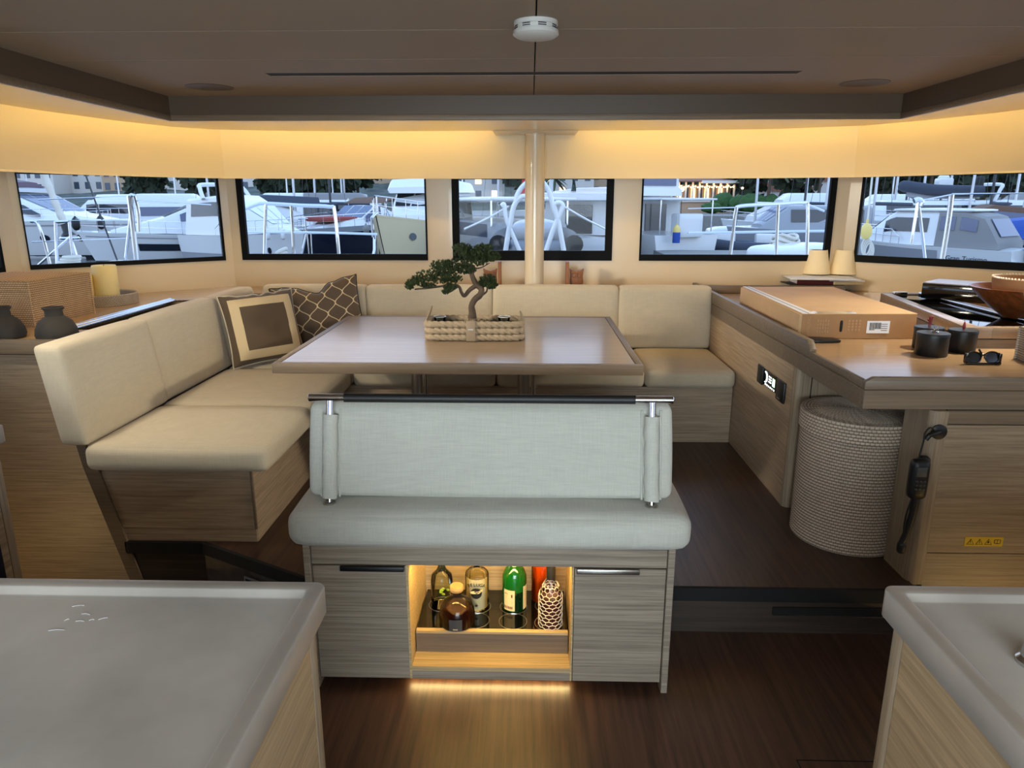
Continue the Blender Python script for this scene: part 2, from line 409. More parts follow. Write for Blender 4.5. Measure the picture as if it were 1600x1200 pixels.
# step riser and its black nosing
bm = BM()
box(bm, .476, 1.46, 2.425, 2.45, 0, FL - .05); box(bm, -.80, -.735, 2.425, 2.45, 0, FL - .05)
prism(bm, [(-1.39, 2.74, 0), (-.80, 2.425, 0), (-.80, 2.45, 0), (-1.38, 2.765, 0)], (0, 0, FL - .05))
box(bm, -1.72, -1.39, 2.74, 2.765, 0, FL - .05)
riser = mk('trim_1', bm, 'walnut_riser', kind='structure')
bm = BM()
box(bm, .476, 1.46, 2.413, 2.43, FL - .052, FL + .001); box(bm, -.80, -.735, 2.413, 2.43, FL - .052, FL + .001)
prism(bm, [(-1.39, 2.728, FL - .052), (-.80, 2.413, FL - .052), (-.80, 2.43, FL - .052), (-1.385, 2.745, FL - .052)], (0, 0, .053))
box(bm, -1.72, -1.39, 2.728, 2.745, FL - .052, FL + .001)
mk('nosing', bm, 'dark_gap', riser)
bm = bx(.928, 1.44, 2.418, 2.43, .080, .112); mk('vent_slot', bm, 'dark_gap', riser)
mk('vent_lip', bx(.928, 1.44, 2.414, 2.426, .076, .080), 'brushed', riser)
mk('vent_frame', prism(BM(), [(-1.17, 2.612, .03), (-.93, 2.484, .03), (-.93, 2.478, .03), (-1.17, 2.606, .03)], (0, 0, .075)), 'brushed', riser)
mk('vent_grille', prism(BM(), [(-1.163, 2.607, .036), (-.937, 2.486, .036), (-.937, 2.474, .036), (-1.163, 2.600, .036)], (0, 0, .063)), 'black_satin', riser)
# stairwell landings down into the two hulls
mk('floor', bx(-3.5, -1.62, -1.6, 3.4, -1.02, -.98), 'walnut_floor', kind='structure')
mk('floor', bx(1.52, 3.5, -1.6, 2.7, -1.02, -.98), 'walnut_floor', kind='structure')
bm = BM(); box(bm, -1.64, -1.60, -1.6, 2.74, -1, -.01); box(bm, 1.50, 1.54, -1.6, 2.48, -1, -.01)
mk('trim_2', bm, 'oak_y', kind='structure')

def wall_seg(name, p0, p1, z0, z1, ops, mat, thick=.05, parent=None):
    """upright wall between two plan points with rectangular openings (s0, s1, za, zb); inner face on p0-p1, thickness to the left-hand side"""
    p0, p1 = Vector((*p0, 0)), Vector((*p1, 0)); d = (p1 - p0); Ls = d.length; d.normalize(); nrm = Vector((-d.y, d.x, 0))
    bm = BM()
    def piece(s0, s1, za, zb):
        if s1 - s0 < 1e-4 or zb - za < 1e-4: return
        a = p0 + d * s0; b = p0 + d * s1; c = b + nrm * thick; e = a + nrm * thick
        prism(bm, [(q.x, q.y, za) for q in (a, b, c, e)], (0, 0, zb - za))
    s = 0
    for (a, b, za, zb) in ops:
        piece(s, a, z0, z1); piece(a, b, z0, za); piece(a, b, zb, z1); s = b
    piece(s, Ls, z0, z1)
    return mk(name, bm, mat, parent, kind='structure', smooth=False)
def win(n, p0, p1, s0, s1, za, zb, l, r, bt, tp, recess=.03):
    """black framed window set in the opening: frame ring with its own widths, glass pane"""
    p0, p1 = Vector((*p0, 0)), Vector((*p1, 0)); d = (p1 - p0).normalized(); nrm = Vector((-d.y, d.x, 0))
    def quadbox(bm, a, b, zl, zh, o0, o1):
        A = p0 + d * a + nrm * o0; B = p0 + d * b + nrm * o0; C_ = p0 + d * b + nrm * o1; D = p0 + d * a + nrm * o1
        prism(bm, [(q.x, q.y, zl) for q in (A, B, C_, D)], (0, 0, zh - zl))
    c = p0 + d * ((s0 + s1) / 2)
    root = thing(f'window_{n}', None, None, (c.x, c.y, za), kind='structure')
    bm = BM()
    quadbox(bm, s0, s0 + l, za, zb, recess, recess + .03); quadbox(bm, s1 - r, s1, za, zb, recess, recess + .03)
    quadbox(bm, s0 + l, s1 - r, za, za + bt, recess, recess + .03); quadbox(bm, s0 + l, s1 - r, zb - tp, zb, recess, recess + .03)
    mk('window_frame', bm, 'black_frame', root)
    bm = BM(); quadbox(bm, s0 + l, s1 - r, za + bt, zb - tp, recess + .012, recess + .018)
    mk('window_pane', bm, 'window_glass', root)
    return root
SILL, TOP = 1.178, 1.775
CL, CR, DL, DR = (-2.235, 5.37), (2.30, 5.37), (-3.27, 4.5), (3.24, 4.52)
EL, ER = (-3.62, 2.9), (3.62, 2.9)
# front wall runs right to left so that its thickness lies outside
x2s = lambda x: CR[0] - x
wall_seg('wall_front', CR, CL, .15, TOP + .02, [(x2s(2.185), x2s(.80), SILL, TOP), (x2s(.60), x2s(-.572), SILL, TOP), (x2s(-.757), x2s(-2.145), SILL, TOP)], 'gelcoat')
win(4, CR, CL, x2s(2.185), x2s(.80), SILL, TOP, .045, .012, .045, .008)
w3 = win(3, CR, CL, x2s(.60), x2s(-.572), SILL, TOP, .052, .052, .072, .02)
win(2, CR, CL, x2s(-.757), x2s(-2.145), SILL, TOP, .012, .045, .045, .008)
bm = BM(); box(bm, .17, .30, 5.375, 5.40, SILL + .035, SILL + .045); box(bm, .27, .31, 5.37, 5.40, SILL + .028, SILL + .055)
mk('latch_handle', bm, 'steel', w3, bevel=.003)
def dist(a, b): return math.hypot(a[0] - b[0], a[1] - b[1])
LL, LR = dist(CL, DL), dist(CR, DR)
wall_seg('wall_left', CL, DL, .15, TOP + .02, [(.075, LL - .06, SILL, TOP)], 'gelcoat')
win(1, CL, DL, .075, LL - .06, SILL, TOP, .018, .008, .03, .008)
wall_seg('wall_right', DR, CR, .15, TOP + .02, [(.05, LR - .10, SILL, TOP)], 'gelcoat')
win(5, DR, CR, .05, LR - .10, SILL, TOP, .02, .02, .05, .008)
LE = dist(DL, EL)
wall_seg('wall_left', DL, EL, .0, TOP + .02, [(.14, LE - .02, SILL, TOP)], 'gelcoat')
win(6, DL, EL, .14, LE - .02, SILL, TOP, .02, .02, .03, .01)
wall_seg('wall_right', ER, DR, .0, TOP + .02, [(.02, LE - .14, SILL, TOP)], 'gelcoat')
win(7, ER, DR, .02, LE - .14, SILL, TOP, .02, .02, .03, .01)
wall_seg('wall_left', EL, (-3.62, -1.6), -1, TOP + .02, [(.1, 3.9, 1.18, TOP)], 'gelcoat')
win(8, EL, (-3.62, -1.6), .1, 3.9, 1.18, TOP, .02, .02, .03, .01)
wall_seg('wall_right', (3.62, -1.6), ER, -1, TOP + .02, [(.6, 4.4, 1.18, TOP)], 'gelcoat')
win(9, (3.62, -1.6), ER, .6, 4.4, 1.18, TOP, .02, .02, .03, .01)
# aft bulkhead with the wide door opening behind the camera
wall_seg('wall_aft', (-3.62, -1.6), (3.62, -1.6), -1, 2.2, [(2.22, 5.02, 0, 2.0)], 'gelcoat')
bm = BM(); box(bm, -1.4, -1.34, -1.66, -1.6, 0, 2); box(bm, 1.34, 1.4, -1.66, -1.6, 0, 2); box(bm, -1.34, 1.34, -1.66, -1.6, 1.95, 2.0)
mk('door_1', bm, 'black_frame', kind='structure')
# sill lip under the windows
bm = BM()
def strip(bm, pts, z0, z1, inn, outw=.0):
    P = [Vector((*p, 0)) for p in pts]; n = len(P); I, O = [], []
    for i, p in enumerate(P):
        t = (P[min(i + 1, n - 1)] - P[max(i - 1, 0)]).normalized(); q = Vector((-t.y, t.x, 0))
        I.append(p - q * inn); O.append(p + q * outw)
    for i in range(n - 1):
        prism(bm, [(I[i].x, I[i].y, z0), (I[i + 1].x, I[i + 1].y, z0), (O[i + 1].x, O[i + 1].y, z0), (O[i].x, O[i].y, z0)], (0, 0, z1 - z0))
    return bm
WALLLINE = [ER, DR, CR, CL, DL, EL]
mk('trim_3', strip(bm, WALLLINE, SILL - .022, SILL - .004, .016), 'gelcoat', kind='structure', bevel=.004)
# lit cove panel above the windows, leaning inwards as it rises
TL_ = [(2.78, -1.6), (2.76, 2.6), (2.63, 3.70), (2.54, 3.98), (2.30, 4.42), (2.04, 4.74), (1.55, 4.96), (1.0, 5.03), (-1.0, 5.05), (-1.55, 5.02), (-2.05, 4.90), (-2.27, 4.70), (-2.48, 4.24), (-2.63, 3.68), (-2.76, 2.6), (-2.78, -1.6)]
BL_ = [(3.60, -1.6), (3.60, 2.9), (3.40, 3.75), (3.22, 4.50), (2.78, 4.92), (2.33, 5.325), (1.6, 5.335), (1.0, 5.335), (-1.0, 5.335), (-1.6, 5.335), (-2.225, 5.335), (-2.75, 4.9), (-3.24, 4.48), (-3.42, 3.75), (-3.60, 2.9), (-3.60, -1.6)]
bm = BM()
ZT, ZB = 2.08, 1.765
rows = []
for a, b in zip(TL_, BL_):
    a, w_b = Vector((*a, ZT)), Vector((*b, ZB + .012)); b = a.lerp(Vector((*b, ZB)), .22); b.z = ZB; e = a + Vector((0, 0, .13))
    rows.append([bm.verts.new(e), bm.verts.new(a), bm.verts.new(a.lerp(b, .5)), bm.verts.new(b), bm.verts.new(b + Vector((0, 0, -.012))), bm.verts.new(w_b)])
for A, B in zip(rows, rows[1:]):
    for k in range(5): bm.faces.new((A[k], B[k], B[k + 1], A[k + 1]))
mk('wall_cove', bm, 'cove_panel', kind='structure', ang=25)
# ceiling panels with open joints
VX, VY, CZ = 1.745, 3.61, 2.09
ceil = mk('ceiling', bx(-3.7, 3.7, -1.65, 5.5, 2.215, 2.26), 'dark_gap', kind='structure')
ys = [-1.6, -.4, .5, 1.2, 1.755, 2.28, 2.72, VY]
g = .0022
for i in range(len(ys) - 1):
    y0, y1 = ys[i], ys[i + 1]
    for (xa, xb) in ((-VX, .012), (.012, VX)):
        bm = BM()
        if i == len(ys) - 2:                                  # this row carries the long blind slot
            ya, yb = 2.99, 3.065
            xl, xr = max(xa, -1.05), min(xb, 1.05)
            box(bm, xa + g, xb - g, y0 + g, ya, CZ, CZ + .012); box(bm, xa + g, xb - g, yb, y1, CZ, CZ + .012)
            if xa < -1.05: box(bm, xa + g, -1.05, ya, yb, CZ, CZ + .012)
            if xb > 1.05: box(bm, 1.05, xb - g, ya, yb, CZ, CZ + .012)
        elif i == 4 and xa < 0:
            box(bm, xa + g, xb - g, y0 + .02, y1 - g, CZ, CZ + .012); box(bm, xa + g, -1.42, y0 + g, y0 + .02, CZ, CZ + .012); box(bm, -.4, xb - g, y0 + g, y0 + .02, CZ, CZ + .012)
        else:
            box(bm, xa + g, xb - g, y0 + g, y1 - g, CZ, CZ + .012)
        mk('ceiling_panel', bm, 'ceiling_vinyl', ceil)
bm = BM(); box(bm, -1.05, 1.05, 2.985, 3.0, CZ + .012, CZ + .06); box(bm, -1.05, 1.05, 3.055, 3.07, CZ + .012, CZ + .06); mk('blind_slot', bm, 'dark_gap', ceil)
mk('slot_shade', bx(-1.05, 1.05, 2.99, 3.065, CZ + .002, CZ + .0115), 'dark_gap', ceil)  # flush dark strip painting in the shade inside the slot
for x, y in ((-1.42, 3.33), (1.42, 3.29)):
    bm = lathe(BM(), [(0, -.002), (.10, -.002), (.102, 0)], (x, y, CZ), 40)
    mk('ceiling_speaker', bm, 'valance_vinyl', None, label='flush round speaker grille in the ceiling, ' + ('above the left end of the long slot' if x < 0 else 'above the right end of the long slot'), cat='speaker', origin=(x, y, CZ))
# dropped valance and soffit
bm = BM()
for (a, b) in (((-VX, -1.6), (-VX, VY)), ((-VX, VY), (VX, VY)), ((VX, VY), (VX, -1.6))):
    prism(bm, [(a[0], a[1], 2.005), (b[0], b[1], 2.005), (b[0], b[1], CZ + .012), (a[0], a[1], CZ + .012)], (.012 if a[0] == b[0] == VX else (-.012 if a[0] == b[0] else 0), .012 if a[1] == b[1] else 0, 0))
mk('trim_4', bm, 'valance_vinyl', kind='structure', smooth=False)
bm = BM()
for (x0, x1, y0, y1) in ((-VX - .012, -VX + .003, -1.6, VY), (-VX - .012, VX + .012, VY - .003, VY + .012), (VX - .003, VX + .012, -1.6, VY)): box(bm, x0, x1, y0, y1, 1.978, 2.006)
mk('trim_5', bm, 'edge_oak', kind='structure', bevel=.003)
inner = [(VX, -1.6), (VX, 2.6), (VX, VY), (VX, VY), (VX, VY), (VX, VY), (1.5, VY), (1.0, VY), (-1.0, VY), (-1.5, VY), (-VX, VY), (-VX, VY), (-VX, VY), (-VX, VY), (-VX, 2.6), (-VX, -1.6)]
bm = BM(); rw = []
SOFF = []
for k, (i_, t) in enumerate(zip(inner, TL_)):
    iv, tv = Vector((*i_, 1.98)), Vector((*t, 2.052)); dd = (tv - iv); ln = math.hypot(dd.x, dd.y); ee = iv + dd * ((ln - .22) / ln)
    SOFF.append(ee)
    rw.append([bm.verts.new(iv), bm.verts.new(ee), bm.verts.new(ee + Vector((0, 0, .014))), bm.verts.new(iv + Vector((0, 0, .02)))])
for A, B in zip(rw, rw[1:]):
    for k in range(4):
        f = [A[k], B[k], B[(k + 1) % 4], A[(k + 1) % 4]]
        try: bm.faces.new(f)
        except ValueError: pass
bmesh.ops.remove_doubles(bm, verts=bm.verts[:], dist=1e-5)
mk('trim_6', bm, 'soffit_gloss', kind='structure', smooth=False)
# mounting plate of the post bridges the light gap
mk('trim_7', bx(-.245, .30, 4.72, 5.05, 2.030, 2.075), 'gelcoat', kind='structure', bevel=.012)
# LED strips lying on the soffit behind its edge (real strip lights)
for k in range(1, len(SOFF) - 2):
    a, b = SOFF[k], SOFF[k + 1]; d = b - a; L_ = math.hypot(d.x, d.y)
    if L_ < .05: continue
    nrm = Vector((-d.y, d.x, 0)).normalized()
    if nrm.dot(Vector((a.x, a.y - 2, 0))) < 0: nrm = -nrm
    segs = [(0, 1)]
    if abs(a.x - 1) < .01 and b.x < -.9: segs = [(0, .35), (.6225, 1)]
    for (s0, s1) in segs:
        c = a.lerp(b, (s0 + s1) / 2) + nrm * .022 + Vector((0, 0, .06))
        ll = L_ * (s1 - s0)
        li = bpy.data.lights.new('cove_led', 'AREA'); li.shape = 'RECTANGLE'; li.size = ll; li.size_y = .02; li.energy = 1.02 * ll; li.color = WARM
        lo = bpy.data.objects.new('cove_led', li); COL.objects.link(lo); lo.location = c
        z_ = -(nrm * .5 + Vector((0, 0, -1))).normalized(); x_ = d.normalized(); x_ = (x_ - z_ * x_.dot(z_)).normalized(); y_ = z_.cross(x_)
        lo.rotation_euler = Matrix((x_, y_, z_)).transposed().to_euler()
# mast post
post = thing('support_post', 'round cream post from the ceiling to behind the dinette', 'post', (.028, 5.0, .19))
mk('shaft', lathe(BM(), [(.066, .19), (.066, 2.05)], (.028, 4.98, 0), 40), 'gelcoat', post)
mk('collar', lathe(BM(), [(.082, 2.031), (.082, 2.037), (.070, 2.037)], (.028, 4.98, 0), 40), 'dark_gap', post)
# smoke detector
sd = thing('smoke_detector', 'white round smoke detector on the ceiling joint', 'detector', (.012, 2.19, CZ))
mk('base', lathe(BM(), [(.062, 0), (.062, -.010), (.058, -.012), (.058, -.022)], (.012, 2.19, CZ), 40), 'white_plastic', sd)
mk('cover', lathe(BM(), [(.058, -.022), (.064, -.024), (.065, -.034), (.055, -.041), (0, -.043)], (.012, 2.19, CZ), 40), 'white_plastic', sd)
for k in range(8):
    a0 = 2 * PI * k / 8 + .1
    for zz in (-.0135, -.0185):
        bm = BM(); pts = [(.012 + .0585 * math.cos(a0 + t * .1), 2.19 + .0585 * math.sin(a0 + t * .1), CZ + zz) for t in range(5)]
        tube(bm, pts, .0013, 5); mk('vent_slit', bm, 'dark_gap', sd)
# ------------------------------------------------------------------ settee: wooden base, loose cushions
sb = thing('settee_base', 'pale wooden plinth under the L-shaped cream settee', 'settee', (-.5, 4.4, FL))
bm = BM()
prism(bm, [(-1.79, 2.745, .25), (-1.155, 2.745, .25), (-1.155, 4.10, .25), (1.205, 4.10, .25), (1.205, 4.70, .25), (-1.79, 4.70, .25)], (0, 0, .285))
mk('plinth', bm, 'plinth_oak', sb, bevel=.002, seg=1)
mk('side_panel', bx(-1.157, -1.153, 2.755, 4.09, .252, .533), 'plinth_oak_y', sb)
mk('kick_side', bx(-1.160, -1.156, 2.755, 4.09, FL, .247), 'plinth_oak_y', sb)
bm = BM()
prism(bm, [(-1.765, 2.748, FL), (-1.158, 2.748, FL), (-1.158, 4.103, FL), (1.205, 4.103, FL), (1.205, 4.70, FL), (-1.765, 4.70, FL)], (0, 0, .059))
mk('kickboard', bm, 'plinth_oak', sb, bevel=.001, seg=1)
bm = bx(-1.163, -1.151, 2.741, 2.753, .25, .533); mk('corner_post', bm, 'edge_oak', sb, bevel=.002, seg=1)
# sloping end panel beside the plinth
bm = prism(BM(), [(-1.905, 2.735, .98), (-1.835, 2.735, .62), (-1.795, 2.735, .52), (-1.665, 2.735, -.02), (-1.60, 2.735, -.3), (-1.66, 2.735, -.3), (-1.725, 2.735, -.02), (-1.858, 2.735, .52), (-1.93, 2.735, .98)], (0, .02, 0))
mk('end_panel', bm, 'edge_oak', sb, bevel=.002, seg=1)

def seat(x0, x1, y0, y1, label):
    bm = cushion(BM(), x0, x1, y0, y1, .535, .648, .036, (.010, .010, .018), 16)
    return mk('seat_cushion', bm, 'cream_fabric', None, label=label, cat='cushion', group='seat cushions of the settee', origin=((x0 + x1) / 2, (y0 + y1) / 2, .535), ang=60)
seat(-1.80, -1.05, 2.655, 3.275, 'cream seat cushion at the open near end of the settee')
seat(-1.80, -1.05, 3.28, 4.055, 'cream seat cushion in front of the two brown scatter pillows')
seat(-1.80, -1.05, 4.06, 4.715, 'cream corner seat cushion under the lattice pillow')
seat(-1.045, -.20, 4.045, 4.715, 'cream seat cushion behind the left table leg')
seat(-.195, .675, 4.045, 4.715, 'cream seat cushion behind the right table leg')
seat(.68, 1.205, 4.045, 4.715, 'cream seat cushion beside the desk with the stereo')
def back(x0, x1, y0, y1, lean, label, z0=.644, z1=1.055):
    def fn(p):
        t = (p.z - z0) / (z1 - z0); return Vector((p.x + lean[0] * t, p.y + lean[1] * t, p.z))
    bm = cushion(BM(), x0, x1, y0, y1, z0, z1, .022, (.010, .006, .006), 14, fn)
    return mk('back_cushion', bm, 'cream_fabric', None, label=label, cat='cushion', group='back cushions of the settee', origin=((x0 + x1) / 2, (y0 + y1) / 2, z0), ang=60)
back(-1.89, -1.775, 2.665, 3.335, (-.055, 0), 'cream back cushion nearest the open end of the settee')
back(-1.89, -1.785, 3.34, 4.13, (-.06, 0), 'cream back cushion directly behind the framed pillow, second from the open end')
back(-1.88, -1.785, 4.135, 4.70, (-.06, 0), 'short cream back cushion meeting the settee corner on its side run')
back(-1.80, -1.105, 4.705, 4.815, (0, .03), 'cream back cushion behind the lattice pillow')
back(-1.10, -.252, 4.705, 4.815, (0, .03), 'cream back cushion behind the bonsai foliage')
back(-.247, .590, 4.705, 4.815, (0, .03), 'wide cream back cushion below the support post')
back(.595, 1.205, 4.705, 4.815, (0, .03), 'cream back cushion next to the desk with the cardboard box')

# ------------------------------------------------------------------ scatter pillows
pattern_mat('pillow_frame', 'frame', (92, 74, 54), (214, 190, 148), .45, .43)
pattern_mat('pillow_lattice', 'lattice', (84, 68, 52), (206, 186, 150), .5, .46)
def pillow(name, label, mat, pipe, Wd, H, T, loc, rz, lean, roll, chop=0):
    n = 30; bm = BM(); M = Matrix.Rotation(lean, 4, 'X') @ Matrix.Rotation(roll, 4, 'Y')
    def P(u, v, s):
        px_ = 1 - .07 * (1 - v * v) ; pz = 1 - .07 * (1 - u * u)
        x = Wd / 2 * u * (1 - .075 * (1 - abs(v) ** 2.2)); z = H / 2 * v * (1 - .075 * (1 - abs(u) ** 2.2))
        th = T / 2 * max(0, (1 - u ** 4) * (1 - v ** 4)) ** .55
        th *= 1 + .10 * noise.noise(Vector((u * 2.1, v * 2.1, 3.3 + s)))
        th += .006 * noise.noise(Vector((u * 6, v * 6, 1.7))) * (1 - u ** 4) * (1 - v ** 4)
        if v > .55: z += .012 * noise.noise(Vector((u * 5, 0, 9))) * (v - .55) / .45
        if chop: z -= chop * max(0, v + .2) ** 1.2 * math.exp(-(u * 3.4) ** 2); th *= 1 - .35 * max(0, v) * math.exp(-(u * 3.4) ** 2)
        return Vector((x, s * th, z))
    g_ = {}
    for s in (-1, 1):
        for i in range(n + 1):
            for j in range(n + 1):
                u, v = -1 + 2 * i / n, -1 + 2 * j / n
                u, v = math.copysign(1 - (1 - abs(u)) ** 1.35, u), math.copysign(1 - (1 - abs(v)) ** 1.35, v)
                if s == 1 and (i in (0, n) or j in (0, n)): g_[s, i, j] = g_[-1, i, j]
                else: g_[s, i, j] = bm.verts.new(P(u, v, s))
        for i in range(n):
            for j in range(n):
                q = [g_[s, i, j], g_[s, i + 1, j], g_[s, i + 1, j + 1], g_[s, i, j + 1]]
                bm.faces.new(q)
    edge = [g_[-1, i, 0].co.copy() for i in range(n)] + [g_[-1, n, j].co.copy() for j in range(n)] + [g_[-1, i, n].co.copy() for i in range(n, 0, -1)] + [g_[-1, 0, j].co.copy() for j in range(n, 0, -1)]
    o = mk(name, bm, mat, None, label=label, cat='pillow', ang=80)
    o.matrix_world = Matrix.Translation(Vector(loc)) @ Matrix.Rotation(rz, 4, 'Z') @ M
    INV[o] = Matrix.Identity(4)
    b2 = tube(BM(), edge, .0045, 6, closed=True)
    mk('piping', b2, pipe, o, local=True)
    return o
pillow('throw_pillow', 'brown throw pillow with a broad cream square border', 'pillow_frame', 'cream_fabric', .45, .43, .15, (-1.60, 4.175, .868), R(41), R(-17), R(-2))
pillow('throw_pillow', 'brown throw pillow with a cream lattice pattern and a dented top', 'pillow_lattice', 'black_leather', .56, .46, .16, (-1.365, 4.56, .875), R(12), R(-14), R(-9), .050)

# ------------------------------------------------------------------ dining table
tb = thing('dining_table', 'rectangular pale oak dining table with the bonsai on it', 'table', (-.31, 3.65, FL))
X0, X1, Y0, Y1, TZ = -1.137, .497, 3.025, 4.38, .91
mk('tabletop', bx(X0 + .035, X1 - .035, Y0 + .035, Y1 - .035, TZ - .04, TZ - .001), 'table_oak', tb)
mk('joint', bx(X0 + .031, X1 - .031, Y0 + .031, Y1 - .031, TZ - .038, TZ - .004), 'dark_gap', tb)
for (a, b, c, d) in ((X0, X1, Y0, Y0 + .031), (X0, X1, Y1 - .031, Y1), (X0, X0 + .031, Y0 + .031, Y1 - .031), (X1 - .031, X1, Y0 + .031, Y1 - .031)):
    mk('edge_strip', bx(a, b, c, d, TZ - .046, TZ), 'edge_oak', tb, bevel=.003)
mk('support_frame', bx(-.72, .10, 3.55, 3.75, TZ - .075, TZ - .041), 'black_satin', tb)
for xx in (-.597, -.030):
    lg = mk('leg', lathe(BM(), [(.07, FL), (.07, FL + .012), (.030, FL + .016), (.030, TZ - .075)], (xx, 3.65, 0), 28), 'brushed', tb)
    mk('leg_tube', lathe(BM(), [(.013, FL + .01), (.013, TZ - .075)], (xx + .052, 3.63, 0), 16), 'steel', lg)

# ------------------------------------------------------------------ bar bench
bb = thing('bar_bench', 'oak bench cabinet with a lit bottle niche', 'bench', (-.13, 2.3, 0))
BX0, BX1, BY = -.727, .468, 2.076
mk('side_panel', bx(BX0, BX0 + .022, BY - .012, 2.56, 0, .535), 'bench_oak', bb, bevel=.002, seg=1)
mk('side_panel', bx(BX1 - .022, BX1, BY - .012, 2.56, 0, .535), 'bench_oak', bb, bevel=.002, seg=1)
mk('back_panel', bx(BX0 + .022, BX1 - .022, 2.545, 2.56, .03, .535), 'oak_x', bb)
mk('top_rail', bx(BX0 + .023, BX1 - .023, BY, BY + .018, .458, .535), 'bench_oak', bb, bevel=.0015, seg=1)
mk('seat_board', bx(BX0, BX1, BY, 2.56, .522, .536), 'oak_x', bb)
mk('bottom_board', bx(BX0 + .022, BX1 - .022, BY + .02, 2.545, .035, .055), 'oak_x', bb)
mk('toe_kick', bx(BX0 + .03, BX1 - .03, BY + .06, BY + .075, 0, .035), 'dark_gap', bb)
for (xa, xb, hx0, hx1, hm) in ((BX0 + .024, -.398, -.612, -.402, 'black_satin'), (.150, BX1 - .024, .156, .358, 'brushed')):
    d = mk('door', bx(xa, xb, BY, BY + .018, .034, .453), 'bench_oak', bb, bevel=.0015, seg=1)
    mk('handle', bx(hx0, hx1, BY - .010, BY + .002, .437, .4545), hm, d, bevel=.003, label='silver bar handle' if hm == 'brushed' else 'dark bar handle')
NX0, NX1 = -.390, .142
mk('niche_side', bx(NX0 - .008, NX0, BY - .002, 2.44, .035, .458), 'niche_oak', bb)
mk('niche_side', bx(NX1, NX1 + .006, BY - .002, 2.44, .035, .458), 'niche_oak', bb)
mk('niche_back', bx(NX0, NX1, 2.43, 2.44, .07, .458), 'niche_oak', bb)
mk('niche_top', bx(NX0, NX1, BY + .02, 2.44, .452, .458), 'niche_oak', bb)
mk('niche_floor', bx(NX0, NX1, BY - .001, 2.43, .066, .082), 'niche_oak', bb)
mk('bottom_rail', bx(NX0, NX1, BY, BY + .018, .034, .066), 'bench_oak', bb)
dr = mk('bottle_drawer', bx(NX0 + .004, NX1 - .004, 2.156, 2.168, .083, .158), 'edge_oak', bb)
mk('drawer_lip', bx(NX0 + .004, NX1 - .004, 2.150, 2.170, .158, .168), 'niche_oak', dr, bevel=.001, seg=1)
bm = bx(NX0 + .006, NX1 - .006, 2.17, 2.428, .156, .164); mk('bottle_plate', bm, 'black_gloss', dr)
HOLES = [(-.315, 2.325), (-.186, 2.315), (-.053, 2.315), (.075, 2.325), (-.245, 2.212), (-.186, 2.225), (-.053, 2.222), (.073, 2.215)]
for k, (hx, hy) in enumerate(HOLES):
    bm = tube(BM(), [(hx + .049 * math.cos(2 * PI * i / 32), hy + .049 * math.sin(2 * PI * i / 32), .1642) for i in range(32)], .0012, 5, closed=True)
    mk('plate_hole', bm, 'brushed', dr)
li = area('niche_led', (-.124, 2.12, .449), (0, .35, -1), .50, .012, .95, (1, .66, .20))
li = area('niche_led', (-.124, 2.41, .449), (0, -.25, -1), .50, .012, 0.6, (1, .66, .20))
li = area('toe_led', (-.13, 2.118, .030), (0, -1, -.55), .55, .008, .36, (1, .70, .28))
# seat cushion and back rest on the bench
bc = mk('bench_cushion', cushion(BM(), -.768, .512, 2.035, 2.575, .527, .652, .046, (.010, .012, .014), 18), 'bench_fabric', None, label='pale grey seat cushion on the bar bench', cat='cushion', origin=(-.13, 2.3, .535), ang=60)
def ln(t): return 2.118 + .085 * t
def bfn(p):
    t = (p.z - .65) / .32; return Vector((p.x, p.y + .085 * t, p.z))
br = mk('backrest', cushion(BM(), -.722, .465, 2.138, 2.225, .662, .962, .028, (.004, .012, .004), 18, bfn), 'bench_fabric', bb, ang=60, label='pale grey padded back rest with steel posts')
for xs in (-.646, .394):
    pts = [(xs, ln(0), .645), (xs, ln(.5), .81), (xs, ln(1), .975)]
    pl = mk('post', tube(BM(), pts, .0125, 16), 'steel', br)
    mk('post_ring', lathe(BM(), [(.021, 0), (.021, .007), (.015, .010)], (xs, ln(0), .651), 24), 'brushed', br)
    b2 = BM(); n = 22
    for i in range(n):
        pass
    sl = [(xs + .0015 * math.sin(i * 1.3), 2.118 + .085 * ((z - .65) / .32) + .004, z) for i, z in enumerate([.668 + .262 * k / 16 for k in range(17)])]
    mk('sleeve', tube(b2, sl, [.0235 + .0012 * math.sin(k * 2.1) for k in range(17)], 18), 'bench_fabric', br)
    b3 = BM()
    for sx_ in (-.030, .030):
        tube(b3, [(xs + sx_, 2.118 + .085 * ((z - .65) / .32) + .016, z) for z in (.668, .80, .945)], .004, 6)
    mk('seam', b3, 'bench_fabric', br)
rz_ = .984; ry = ln(1.03)
mk('rail', tube(BM(), [(-.716, ry, rz_), (.462, ry, rz_)], .0125, 20), 'steel', br, bevel=.002, seg=1)
mk('grip', tube(BM(), [(-.600, ry, rz_), (.340, ry, rz_)], .0145, 20), 'black_leather', br, label='black leather grip')

# ------------------------------------------------------------------ right desk
dk = thing('desk', 'oak navigation desk with a low raised rim, right of the settee', 'desk', (2.2, 3.6, FL))
DX, DY, DZ = 1.205, 2.50, .972
mk('desktop', prism(BM(), [(DX + .012, DY + .012, DZ - .03), (3.3, DY + .012, DZ - .03), (3.3, 4.3, DZ - .03), (2.36, 5.33, DZ - .03), (DX + .012, 5.33, DZ - .03)], (0, 0, .03)), 'oak_top', dk)
